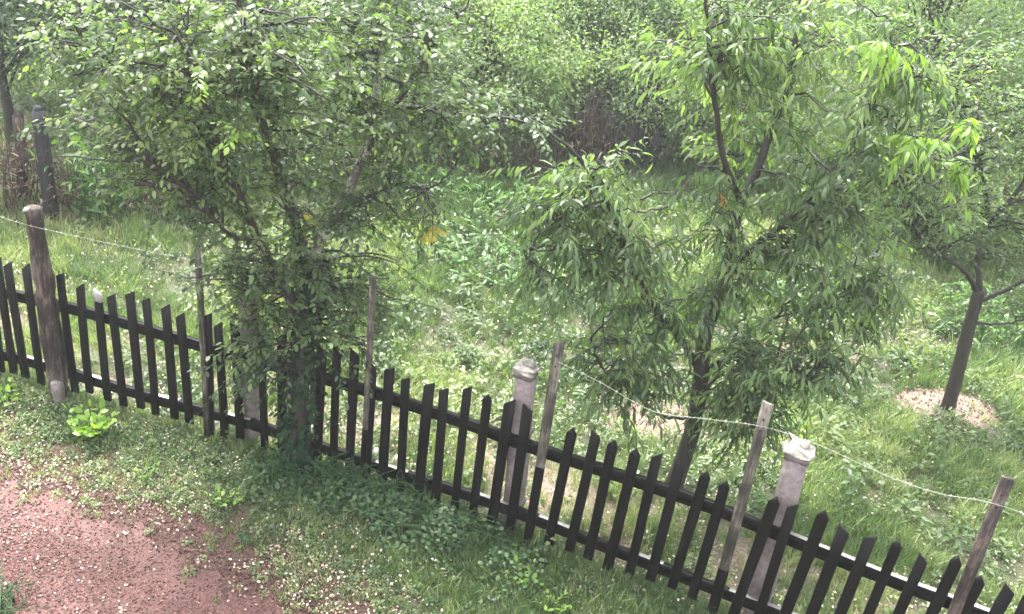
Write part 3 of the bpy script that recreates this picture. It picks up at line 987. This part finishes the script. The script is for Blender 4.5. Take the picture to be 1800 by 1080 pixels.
# ------------------------------------------------------------------ background trees and bushes
def bg_variant(seed, kind, h, w, nclump, per, leaf, mat, trunk_h):
    """crown, trunk and limb meshes with the origin at the foot"""
    r = np.random.default_rng(seed)
    C = []
    while len(C) < nclump:
        p = r.uniform(-1, 1, 3)
        if np.linalg.norm(p) > 1 or np.linalg.norm(p) < .35:
            continue
        zc = trunk_h + (h - trunk_h) * (p[2] * .5 + .5)
        C.append((p[0] * w * (1.1 - .35 * abs(p[2])), p[1] * w * (1.1 - .35 * abs(p[2])), zc))
    C = np.array(C)
    N = nclump * per
    cid = np.repeat(np.arange(nclump), per)
    sc = r.uniform(.6, 1.3, nclump)[cid][:, None]
    pos = C[cid] + r.normal(size=(N, 3)) * np.array([.17, .17, .12]) * sc * (w / 1.1) ** .5
    pos[:, 2] = np.maximum(pos[:, 2], .05)
    ax = r.normal(size=(N, 3)) + (pos - C[cid]) * 2 + [0, 0, -.4]
    nr = np.array([0, 0, 1.]) + r.normal(0, .6, (N, 3))
    tint = np.clip(r.uniform(.2, .75, nclump)[cid] + r.normal(0, .1, N), 0, 1)
    crown = leaf_mesh('crown', 'fold' if kind != 'lance' else 'lance', pos, ax, nr, leaf * r.uniform(.7, 1.3, N), tint, mat)
    V, F = tube(spline([(0, 0, -.1), (r.normal(0, .05), r.normal(0, .05), trunk_h * .6 + .2), (r.normal(0, .15), r.normal(0, .15), h * .75)], 6), np.linspace(.03 + .018 * h, .012, 13), 7, .15)
    trunk = mesh_from('trunk', V, F, [MAT['bark_dark']], True)
    mb = MB()
    for c in C[::3]:
        s = np.array([0, 0, min(c[2] * .6, h * .6)])
        V, F = tube([s, (s + c) / 2 + [0, 0, .1], c], [.022, .014, .006], 4, .1, False)
        mb.add(V, F)
    limbs = mb.mesh('limbs', [MAT['bark_dark']], True)
    return crown, trunk, limbs


BG = {
    'pale_tree': bg_variant(1, 'fold', 4.2, 1.6, 190, 130, .06, MAT['bg_pale'], .7),
    'pale_bush': bg_variant(2, 'fold', 2.3, 1.2, 130, 130, .058, MAT['bg_pale'], .1),
    'mid_tree': bg_variant(3, 'lance', 4.0, 1.5, 190, 120, .09, MAT['bg_mid'], .7),
    'mid_bush': bg_variant(4, 'lance', 2.1, 1.1, 120, 110, .09, MAT['bg_mid'], .1),
    'blue_tree': bg_variant(5, 'fold', 3.8, 1.5, 180, 130, .058, MAT['bg_blue'], .8),
    'grey_tree': bg_variant(6, 'fold', 4.4, 1.6, 190, 140, .05, MAT['grey_green'], .6),
    'lime_sapling': bg_variant(7, 'lance', 1.9, .26, 20, 40, .10, MAT['sapling'], .8),
}


def plant_bg(kind, x, y, s, rot, name, label, cat, group='trees and bushes behind the clearing'):
    o = thing(name, label, cat, (x, y, float(gh(x, y)) - .02), group)
    o.rotation_euler = (0, 0, rot)
    o.scale = (s, s, s * random.uniform(.92, 1.1))
    c, t, l = BG[kind]
    link('crown', c, o, kind='stuff')
    link('trunk', t, o)
    link('branches', l, o, kind='stuff')
    return o


BG_LIST = [
    # left block behind the timber post
    ('blue_tree', -6.3, 11.0, 1.0, 'bluish dark tree at the left edge behind the dark gate post'),
    ('mid_tree', -4.9, 12.2, 1.0, 'mid green tree above the dry weeds at upper left'),
    ('pale_tree', -6.6, 13.6, 1.0, 'pale green tree rising behind the dark tree at the upper left corner'),
    ('mid_bush', -3.9, 10.6, .75, 'bush with long leaves at the left back edge of the mown grass'),
    ('pale_bush', -2.9, 11.5, .85, 'low pale bush behind the leafy fence tree'),
    ('blue_tree', -3.0, 13.2, .95, 'shadowy bluish tree seen through the crown of the fence tree'),
    # centre
    ('mid_bush', -1.9, 12.6, 1.0, 'long leaved bush at the back of the clearing left of centre'),
    ('pale_bush', -.8, 13.2, 1.05, 'pale bush at the back of the clearing in the centre'),
    ('pale_tree', -1.4, 15.2, 1.0, 'pale yellow green tree behind the centre bushes'),
    ('pale_bush', -.1, 14.4, 1.1, 'pale bush rising over the centre bushes below the top of the view'),
    ('pale_bush', .75, 15.0, 1.1, 'pale bush showing above the old dark boards'),
    ('pale_tree', .1, 16.6, 1.05, 'tall pale tree at the top of the view left of the old boards'),
    ('mid_bush', -.35, 13.9, .8, 'small long leaved bush left of the old dark boards'),
    ('blue_tree', 1.1, 15.4, .85, 'shady bluish tree directly behind the old dark boards'),
    ('blue_tree', 2.2, 15.8, .9, 'bluish tree behind the peach tree and right of the boards'),
    ('pale_bush', 2.9, 13.7, 1.0, 'pale bush behind the upper crown of the peach tree'),
    ('pale_bush', 1.9, 14.2, 1.05, 'pale bush between the old boards and the peach tree crown'),
    ('pale_tree', 3.4, 16.6, 1.1, 'tall pale tree behind the top shoots of the peach tree'),
    # right
    ('grey_tree', 4.9, 12.9, .95, 'grey green tree behind the slender right hand tree'),
    ('grey_tree', 6.7, 12.2, 1.0, 'grey green tree at the right edge of the view'),
    ('mid_bush', 4.1, 12.4, .8, 'low bush at the back of the grass on the right'),
    ('pale_bush', 5.8, 11.4, .8, 'pale low bush near the right edge behind the slender tree'),
    ('grey_tree', 5.6, 15.2, 1.05, 'fine leaved grey green tree further back at upper right'),
    ('mid_tree', 7.9, 14.6, 1.1, 'tall tree beyond the upper right corner'),
]
for i, (k, x, y, s, lab) in enumerate(BG_LIST):
    cat = 'bush' if 'bush' in k else 'tree'
    plant_bg(k, x, y, s, i * 2.1, 'background_bush' if cat == 'bush' else 'background_tree', lab, cat)
plant_bg('lime_sapling', .05, 12.75, .95, .4, 'sapling', 'bright lime green sapling standing left of the old dark boards', 'sapling', None)
# the wood behind, one mass
wood = []
r = np.random.default_rng(77)
V_all, tn_all = [], []
N = 60000
nc = 420
wc = np.stack([r.uniform(-20, 20, nc), r.uniform(18, 25, nc), r.uniform(.3, 5.0, nc)], 1)
cid = r.integers(0, nc, N)
pos = wc[cid] + r.normal(size=(N, 3)) * [.5, .4, .35]
pos[:, 2] = np.maximum(pos[:, 2], -.2)
me = leaf_mesh('wood', 'fold', pos, r.normal(size=(N, 3)), np.array([0, 0, 1.]) + r.normal(0, .6, (N, 3)), r.uniform(.13, .24, N), np.clip(r.uniform(.2, .8, nc)[cid] + r.normal(0, .1, N), 0, 1), MAT['bg_pale'])
tag(link('far_wood', me), 'pale leafy wood closing the view behind the orchard', 'wood', kind='stuff')

# ------------------------------------------------------------------ old boards, posts, weeds at the back of the clearing
bx = thing('board_fence', 'remnant of an old dark board fence at the back of the clearing', 'fence', (1.2, 13.45, float(gh(1.2, 13.45))))
for i in range(11):
    h = random.uniform(1.0, 1.4) if i > 5 else random.uniform(.7, 1.05)
    if i in (8, 9):
        h = 1.75
    me = slat_mesh('plank', random.uniform(.075, .11), .022, h, random.choice('rlf'), random.gauss(0, .015), .01, [MAT['blue_board'] if i > 3 else MAT['post_wood']])
    o = link('plank', me, bx, (-.62 + i * .115, random.gauss(0, .015), 0))
    o.rotation_euler = (0, 0, random.gauss(0, .08))
for z in (.3, .85):
    V, F = rough_block(1.35, .045, .07, None, int(z * 100), 0, 2, .004)
    link('rail', mesh_from('rail', V, [np.array(f) for f in F], [MAT['blue_board']]), bx, (-.05, .05, z))


def back_post(x, y, h, w, label, lean, mat):
    o = thing('old_post', label, 'post', (x, y, float(gh(x, y)) - .05))
    V, F = tube(spline([(0, 0, 0), (lean * h * .5 + .01, 0, h * .5), (lean * h, .02, h)], 5), np.linspace(w * .55, w * .45, 11), 8, .18)
    link('shaft', mesh_from('shaft', V, F, [mat]), o)
    V, F = tube([(lean * h, .02, h - .01), (lean * h, .02, h + .05)], [w * .45, w * .2], 8, .3)
    link('tip', mesh_from('tip', V, F, [mat]), o)
    return o


back_post(-5.0, 9.27, 1.25, .15, 'dark old post in the undergrowth behind the left timber post', -.02, MAT['blue_board'])
back_post(-5.45, 9.55, 1.05, .12, 'brown broken post left of the dark old post', .05, MAT['post_wood'])
back_post(-4.25, 10.3, .8, .12, 'short grey stump like post beside the left undergrowth', -.06, MAT['post_wood'])


def stalks(name, label, cx, cy, rx, ry, n_, h, mat, leafmat, leafn, leaf):
    o = thing(name, label, 'plant', (cx, cy, float(gh(cx, cy))))
    mb = MB()
    LP = []
    for k in range(n_):
        a, q = random.uniform(0, 6.28), random.random() ** .5
        x, y = math.cos(a) * rx * q, math.sin(a) * ry * q
        hh = h * random.uniform(.5, 1.15)
        T = np.array([(x, y, -.02), (x + random.gauss(0, .06), y + random.gauss(0, .06), hh * .55), (x + random.gauss(0, .16), y + random.gauss(0, .16), hh)])
        T = spline(T, 3)
        V, F = tube(T, np.linspace(.006, .0025, len(T)), 4, 0, False)
        mb.add(V, F)
        LP.append(twig_leaves(T, leafn, .3, leaf))
    link('stems', mb.mesh('stems', [mat], True), o, kind='stuff')
    pos, ax, nr, ln = [np.concatenate([a[q] for a in LP]) for q in range(4)]
    link('leaves', leaf_mesh('leaves', 'lance', pos, ax, nr, ln, rng.uniform(.1, .9, len(pos)), leafmat), o, kind='stuff')
    return o


stalks('dry_weeds', 'dry brown weeds standing left of the old dark boards', .85, 13.2, .55, .3, 70, .8, MAT['dry'], MAT['dry'], 6, .10)
stalks('dry_weeds', 'withered reddish brown weeds behind the top of the left timber post', -5.35, 9.3, .55, .35, 85, .85, MAT['dry'], MAT['dry'], 8, .10)
stalks('dry_weeds', 'short dry stems along the left back edge of the grass', -4.55, 9.75, .9, .25, 110, .42, MAT['dry'], MAT['dry'], 6, .09)
stalks('dry_weeds', 'dry brown undergrowth at the foot of the centre bushes', -.9, 12.4, 1.2, .25, 120, .5, MAT['dry'], MAT['dry'], 6, .09)
stalks('tall_weeds', 'tall green weeds with curved leaves right of the dark old post', -4.5, 9.45, .35, .3, 45, .95, MAT['weed'], MAT['weed'], 9, .17)
stalks('tall_weeds', 'weeds with narrow leaves in the middle of the orchard grass', .1, 9.6, 1.1, .7, 110, .26, MAT['weed'], MAT['weed'], 9, .13)
stalks('tall_weeds', 'patch of tall weeds at the back left of the peach tree', -.6, 11.0, 1.2, .6, 110, .45, MAT['weed'], MAT['weed'], 9, .13)
stalks('tall_weeds', 'weeds growing under the right hand crown of the peach tree', 3.1, 9.6, 1.0, .6, 110, .3, MAT['weed'], MAT['weed'], 9, .12)
stalks('tall_weeds', 'weeds on the grass behind the leaning tree', 5.4, 9.6, 1.0, .7, 110, .35, MAT['weed'], MAT['weed'], 9, .12)


# stones
def stone(x, y, s, label, mat, sz=.7):
    V, F = rough_block(s, s * .8, s * sz, None, int(abs(x) * 1000), .35, 3, s * .07)
    o = link('stone', mesh_from('stone', V, [np.array(f) for f in F], [mat], True), None, (x, y, float(gh(x, y)) - s * .1))
    o.rotation_euler = (0, 0, random.uniform(0, 6))
    return tag(o, label, 'stone')


stone(-.90, 5.93, .10, 'pale stone behind the pickets right of the ivy trunk', MAT['stone'])
stone(-.72, 5.88, .085, 'smaller pale stone next to the first, behind the pickets', MAT['stone'])
stone(-4.83, 9.75, .28, 'grey stone at the left back edge of the grass', MAT['greystone'], .45)
stone(.25, 4.93, .16, 'flat grey stone at the foot of the capped post', MAT['greystone'], .3)


# lime coloured young plants on the verge
def lime_plant(x, y, n_, s, label, leafmat='lime'):
    o = thing('young_plant', label, 'plant', (x, y, float(gh(x, y))))
    for k in range(n_):
        a = k * 2.4 + random.uniform(-.3, .3)
        q = s * .9 * math.sqrt((k + .5) / n_)
        T = spline([(q * .2 * math.cos(a), q * .2 * math.sin(a), -.01), (q * .6 * math.cos(a), q * .6 * math.sin(a), s * .45), (q * math.cos(a), q * math.sin(a), s * random.uniform(.55, .9))], 3)
        V, F = tube(T, np.linspace(.004, .002, len(T)), 4, 0, False)
        st = link('stem', mesh_from('stem', V, F, [MAT['weed']]), o)
        p_, ax, nr, ln = twig_leaves(T, 7, .1, s * .34)
        link('leaves', leaf_mesh('leaves', 'oval', p_, ax, nr, ln, rng.uniform(.1, .9, len(p_)), MAT[leafmat], width=1.2), st)
    return o


lime_plant(-2.98, 5.72, 20, .22, 'wide yellow green plant on the verge under the left pickets')
lime_plant(-2.40, 5.36, 5, .11, 'small yellow green seedling on the verge nearest the path bend')
lime_plant(-1.80, 5.17, 6, .14, 'upright yellow green plant on the verge in front of the hidden post')
lime_plant(.29, 4.80, 6, .15, 'yellow green plant in front of the first capped concrete post')
lime_plant(.51, 4.60, 6, .14, 'yellow green plant at the bottom edge right of centre')
lime_plant(1.08, 6.71, 7, .16, 'yellow green plant behind the fence left of the peach trunk')
lime_plant(-3.75, 5.95, 7, .17, 'yellow green plant at the left edge by the fence foot')
lime_plant(2.55, 6.9, 7, .2, 'yellow green plant behind the fence right of the peach tree')
stalks('verge_plant', 'dark green plant at the bottom left corner of the path', -2.78, 4.06, .12, .1, 26, .16, MAT['weed'], MAT['ivy'], 7, .05)
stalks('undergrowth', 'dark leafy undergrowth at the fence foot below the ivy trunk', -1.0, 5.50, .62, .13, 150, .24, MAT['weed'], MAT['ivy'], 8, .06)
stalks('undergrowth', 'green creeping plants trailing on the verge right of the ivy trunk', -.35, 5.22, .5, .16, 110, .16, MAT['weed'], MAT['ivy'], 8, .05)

# creeping dark leaves over the ground beside the ivied trunk
NG = 5600
x = rng.normal(-.75, .55, NG)
y = fence_y(x) - .02 - np.abs(rng.normal(0, .22, NG)) - .08 * np.clip(x + .8, 0, 1)
k = (x > -1.75) & (x < .45) & (vnoise(x, y, .2) > .3)
x, y = x[k], y[k]
base = (-.8, 5.35, 0.0)
creeper = thing('ground_ivy', 'dark creeping leaves covering the ground right of the ivied trunk', 'plant', base)
a_ = rng.uniform(0, 6.283, len(x))
link('leaves', leaf_mesh('leaves', 'oval', np.stack([x, y, gh(x, y) + rng.uniform(.02, .13, len(x))], 1), np.stack([np.cos(a_), np.sin(a_), rng.normal(0, .3, len(x))], 1), np.array([0, 0, 1.]) + rng.normal(0, .35, (len(x), 3)), rng.uniform(.02, .044, len(x)), np.clip(rng.normal(.55, .25, len(x)), 0, 1), MAT['creeper'], base, 1.7), creeper, kind='stuff')

# ------------------------------------------------------------------ grass, clover, litter, gravel: scattered instances of small meshes
def tuft(name, nb, h, spread_, w, mat, seed):
    r = np.random.default_rng(seed)
    V, Ft, Fq = [], [], []
    for k in range(nb):
        a = r.uniform(0, 6.28)
        x0, y0 = r.normal(0, spread_ * .35, 2)
        hh = h * r.uniform(.5, 1.15)
        d = np.array([math.cos(a), math.sin(a)])
        s = np.array([-d[1], d[0]]) * w * r.uniform(.6, 1.2)
        bend = r.uniform(.2, 1.0) * hh * .8
        n0 = len(V)
        for t, ww in ((0, .8), (.45, 1), (.8, .6)):
            c = np.array([x0, y0]) + d * bend * t ** 1.8
            z = hh * (t - .22 * t ** 2.5)
            V += [(c[0] - s[0] * ww, c[1] - s[1] * ww, z - .01), (c[0] + s[0] * ww, c[1] + s[1] * ww, z - .01)]
        c = np.array([x0, y0]) + d * bend
        V.append((c[0], c[1], hh * .78))
        Fq += [(n0, n0 + 1, n0 + 3, n0 + 2), (n0 + 2, n0 + 3, n0 + 5, n0 + 4)]
        Ft.append((n0 + 4, n0 + 5, n0 + 6))
    return mesh_from(name, V, [np.array(Fq), np.array(Ft)], [mat])


def rosette(name, nl, s, mat, seed, up_=.5, width=1.5):
    r = np.random.default_rng(seed)
    a = r.uniform(0, 6.28, nl)
    q = r.random(nl) ** .5 * s * .6
    pos = np.stack([np.cos(a) * q, np.sin(a) * q, r.uniform(.2, 1, nl) * s * up_], 1)
    ax = np.stack([np.cos(a), np.sin(a), r.normal(0, .35, nl)], 1) + r.normal(0, .4, (nl, 3))
    V, F, k = leaves_arrays('fold', pos, ax, np.array([0, 0, 1.]) + r.normal(0, .35, (nl, 3)), s * r.uniform(.3, .6, nl), width)
    return mesh_from(name, V, F, [mat])


def fleck(name, s, mat, seed):
    r = np.random.default_rng(seed)
    V, F, k = leaves_arrays('oval', np.array([[-.5 * s, 0, .004]]), np.array([[1., 0, .1]]), np.array([[0, r.normal(0, .3), 1.]]), s, r.uniform(1.0, 1.7))
    return mesh_from(name, V, F, [mat])


def chip_mesh(name, s, mat, seed):
    r = np.random.default_rng(seed)
    V = np.array([(1, 0, 0), (0, 1, 0), (-1, 0, 0), (0, -1, 0), (0, 0, .7), (0, 0, -.5)]) * s * r.uniform(.6, 1.2, (6, 3))
    F = [(0, 1, 4), (1, 2, 4), (2, 3, 4), (3, 0, 4), (1, 0, 5), (2, 1, 5), (3, 2, 5), (0, 3, 5)]
    return mesh_from(name, V, [np.array(F)], [mat])


def scatter(name, label, cat, meshes, pts, scale, idx, tint, tilt=.15):
    coll = bpy.data.collections.new(name + '_source')
    for k, m_ in enumerate(meshes):
        o_ = bpy.data.objects.new('%s_source_%02d' % (name, k), m_)
        coll.objects.link(o_)
    n_ = len(pts)
    me = bpy.data.meshes.new(name)
    me.vertices.add(n_)
    me.vertices.foreach_set('co', np.asarray(pts, np.float32).ravel())
    a = me.attributes.new('rot', 'FLOAT_VECTOR', 'POINT')
    rot = np.stack([rng.normal(0, tilt, n_), rng.normal(0, tilt, n_), rng.uniform(0, 6.283, n_)], 1)
    a.data.foreach_set('vector', rot.astype(np.float32).ravel())
    for k, v in (('scl', scale), ('tint', tint)):
        a = me.attributes.new(k, 'FLOAT', 'POINT')
        a.data.foreach_set('value', np.asarray(v, np.float32))
    a = me.attributes.new('idx', 'INT', 'POINT')
    a.data.foreach_set('value', np.asarray(idx, np.int32))
    ob = link(name, me, kind='stuff')
    tag(ob, label, cat)
    ng = bpy.data.node_groups.new(name, 'GeometryNodeTree')
    ng.interface.new_socket('Geometry', in_out='INPUT', socket_type='NodeSocketGeometry')
    ng.interface.new_socket('Geometry', in_out='OUTPUT', socket_type='NodeSocketGeometry')
    gi, go = ng.nodes.new('NodeGroupInput'), ng.nodes.new('NodeGroupOutput')
    ip = ng.nodes.new('GeometryNodeInstanceOnPoints')
    ci = ng.nodes.new('GeometryNodeCollectionInfo')
    ci.inputs['Collection'].default_value = coll
    ci.inputs['Separate Children'].default_value = True
    ci.inputs['Reset Children'].default_value = True
    def na(nm, ty):
        q = ng.nodes.new('GeometryNodeInputNamedAttribute')
        q.data_type = ty
        q.inputs['Name'].default_value = nm
        return q.outputs['Attribute']
    lk = ng.links.new
    lk(gi.outputs[0], ip.inputs['Points'])
    lk(ci.outputs[0], ip.inputs['Instance'])
    ip.inputs['Pick Instance'].default_value = True
    lk(na('idx', 'INT'), ip.inputs['Instance Index'])
    lk(na('rot', 'FLOAT_VECTOR'), ip.inputs['Rotation'])
    lk(na('scl', 'FLOAT'), ip.inputs['Scale'])
    lk(ip.outputs[0], go.inputs[0])
    md = ob.modifiers.new('scatter', 'NODES')
    md.node_group = ng
    return ob


def sample(n_, x0, x1, y0, y1):
    return rng.uniform(x0, x1, n_), rng.uniform(y0, y1, n_)


def in_view(x, y, margin=1.2):
    left = -0.57 * y - .0 - margin
    right = .55 * y + 1.0 + margin
    return (x > left) & (x < right)


TALL = [tuft('tuft', 18, .14, .10, .0032, MAT['grass'], 100 + k) for k in range(5)]
SHORT = [tuft('tuft', 16, .085, .07, .003, MAT['grass'], 200 + k) for k in range(4)]
ROS = [rosette('rosette', 14, .07, MAT['clover'], 300 + k) for k in range(4)]

WEED = [rosette('weed', 26, .13, MAT['clover'], 320 + k, 1.1, .95) for k in range(4)]

# orchard grass
X, Y, W_ = [], [], []
for (y0, y1, dens) in ((3.2, 7.5, 700), (7.5, 10.5, 420), (10.5, 15, 200), (15, 22, 40)):
    n_ = int(dens * (y1 - y0) * (1.12 * y1 + 3.5))
    x, y = sample(n_, -.57 * y1 - 1.5, .55 * y1 + 2.5, y0, y1)
    k = in_view(x, y) & (y > fence_y(x) + .03)
    X.append(x[k]); Y.append(y[k])
X, Y = np.concatenate(X), np.concatenate(Y)
hay = hay_f(X, Y)
n1, n2 = .5 * vnoise(X, Y, .9) + .5 * vnoise(X + 40, Y, .45), vnoise(X, Y, .22)
keep = rng.random(len(X)) > hay * .9
keep &= rng.random(len(X)) < np.clip(.45 + 1.1 * (n1 - .3) + .4 * (n2 - .5), .18, 1)
X, Y, n1, n2, hay = X[keep], Y[keep], n1[keep], n2[keep], hay[keep]
typ = rng.random(len(X))
near = np.clip((Y - fence_y(X)) / 1.4, 0, 1)
p_tall = .12 + .75 * np.clip(n1 * 1.7 - .35, 0, 1) + .3 * np.exp(-(((X + 3.6) / 1.6) ** 2 + ((Y - 8.2) / 1.3) ** 2))
idx = np.where(typ < p_tall, rng.integers(0, 5, len(X)), np.where(typ < p_tall + .30, 5 + rng.integers(0, 4, len(X)), 9 + rng.integers(0, 8, len(X))))
scl = rng.uniform(.6, 1.25, len(X)) * (.55 + .9 * n1) * np.interp(Y, [5, 9, 16], [.85, 1.1, 1.6])
tint = np.clip(.56 + .6 * (vnoise(X, Y, 1.1) - .5) + .45 * (n2 - .5) + rng.normal(0, .14, len(X)) + .25 * hay, .02, 1)
scatter('orchard_grass', 'lush mixed green grass covering the orchard behind the fence', 'grass', TALL + SHORT + ROS + WEED, np.stack([X, Y, gh(X, Y)], 1), scl, idx, tint)
print('orchard tufts', len(X))

# verge grass between path and fence
x, y = sample(90000, -6, 6.5, 2.2, 7)
d = y - path_edge(x)
dw = fence_y(x) + .06 - y
k = (d > -.12) & (dw > 0) & (y > 3.0)
x, y, d, dw = x[k], y[k], d[k], dw[k]
width = np.maximum(d + dw, .1)
q = np.clip(d / width, 0, 1)
right = np.clip((x + 2.0) / 1.5, 0, 1)
n1 = vnoise(x, y, .5)
n5 = .5 * n1 + .5 * vnoise(x, y, .17)
cover = np.clip(.03 + .80 * np.clip(q * 1.6 + 1.2 * (n5 - .5), 0, 1) + .45 * right * np.clip(q * 2 - .5, 0, 1), .012, 1)
k = rng.random(len(x)) < cover
x, y, q, right, n1, dw = x[k], y[k], q[k], right[k], n1[k], dw[k]
typ = rng.random(len(x))
tallp = np.clip(.03 + .45 * right * (q > .45) + .25 * (dw < .18), 0, .6)
idx = np.where(typ < tallp, rng.integers(0, 5, len(x)), np.where(typ < tallp + .42, 5 + rng.integers(0, 4, len(x)), 9 + rng.integers(0, 8, len(x))))
wd = idx >= 13
scl = rng.uniform(.45, 1.05, len(x)) * (.6 + .4 * q) * np.where(wd, .6, 1)
tint = np.clip(.50 + .4 * (n1 - .5) + rng.normal(0, .25, len(x)) + .3 * (1 - q) - .26 * right * q, .02, 1)
scatter('verge_grass', 'short grass and clover on the verge between path and fence', 'grass', TALL + SHORT + ROS + WEED, np.stack([x, y, gh(x, y)], 1), scl, idx, tint)
print('verge tufts', len(x))

# pale fallen leaf scraps and petals
FL = [fleck('fleck', .0185, MAT['litter'], 400 + k) for k in range(5)]
x, y = sample(230000, -7, 6.5, 2.6, 11)
d = y - path_edge(x)
bf = y - fence_y(x)
den = np.where(d < 0, .26, np.where(bf < 0, 1.0, np.clip(1.2 - bf * .45, .25, 1.1)))
den = den * np.clip(2.4 * (.6 * vnoise(x, y, .5) + .4 * vnoise(x, y, .13)) - .7, .05, 1.6) * .8
k = (rng.random(len(x)) < den) & (d > -1.9)
x, y = x[k], y[k]
scatter('leaf_litter', 'pale fallen leaf scraps and petals strewn on path and verge', 'litter', FL, np.stack([x, y, gh(x, y) + np.where(y < path_edge(x), .010, np.where(y > fence_y(x), rng.uniform(.01, .10, len(x)), rng.uniform(.004, .05, len(x))))], 1), rng.uniform(.3, 1.2, len(x)) ** 1.4, rng.integers(0, 5, len(x)), np.clip(rng.normal(.42, .3, len(x)), 0, 1), .4)

# gravel on the path and clods on the bare soil
CH = [chip_mesh('chip', .0085, MAT['gravel'], 500 + k) for k in range(4)]
x, y = sample(80000, -5, 1.5, 2.8, 5.6)
d = y - path_edge(x)
k = (d < .3) & (d > -1.85) & (rng.random(len(x)) < np.where(d > 0, .35, .25 + .75 * np.clip(vnoise(x, y, .45) * 1.6 - .4, 0, 1)))
x, y = x[k], y[k]
hx, hy = sample(9000, .4, 5, 6.4, 9)
k = rng.random(len(hx)) < hay_f(hx, hy)
X, Y = np.concatenate([x, hx[k]]), np.concatenate([y, hy[k]])
scatter('gravel', 'loose reddish gravel on the path and clods on the bare soil', 'gravel', CH, np.stack([X, Y, gh(X, Y) + .007], 1), rng.uniform(.4, 1.5, len(X)), rng.integers(0, 4, len(X)), np.clip(rng.normal(.45, .25, len(X)), 0, 1), 1.5)
# ------------------------------------------------------------------ rain haze: one closed box of even, thin air
hz = MB()
hz.add([(a, b, c) for c in (-2.0, 8.0) for a, b in ((-100, -90), (100, -90), (100, 110), (-100, 110))], [(3, 2, 1, 0), (4, 5, 6, 7), (0, 1, 5, 4), (1, 2, 6, 5), (2, 3, 7, 6), (3, 0, 4, 7)])
hm = bpy.data.materials.new('rain_haze')
hm.use_nodes = True
hn = hm.node_tree
hn.nodes.clear()
pv = hn.nodes.new('ShaderNodeVolumePrincipled')
pv.inputs['Color'].default_value = (.93, .96, .94, 1)
pv.inputs['Density'].default_value = HAZE
pv.inputs['Anisotropy'].default_value = 0.2
ho = hn.nodes.new('ShaderNodeOutputMaterial')
hn.links.new(pv.outputs[0], ho.inputs['Volume'])
tag(link('haze', hz.mesh('haze', [hm])), 'thin pale rain haze lying over the whole garden', 'haze', kind='stuff')

# repeats of one kind carry their group
GROUPS = {'wooden_stake': 'tall stakes along the picket fence', 'young_plant': 'yellow green young plants by the fence', 'dry_weeds': 'dry brown weeds at the back of the clearing',
          'tall_weeds': 'green weeds in the orchard grass', 'old_post': 'old posts in the undergrowth', 'stone': 'stones by the fence and at the lawn edge',
          'barbed_wire': 'barbed wires above the fence', 'undergrowth': 'leafy undergrowth on the verge', 'plum_tree': 'orchard trees in the foreground',
          'peach_tree': 'orchard trees in the foreground', 'fruit_tree': 'orchard trees in the foreground'}
for o in scene.objects:
    k = o.name.split('.')[0]
    if o.parent is None and k in GROUPS:
        o['group'] = GROUPS[k]
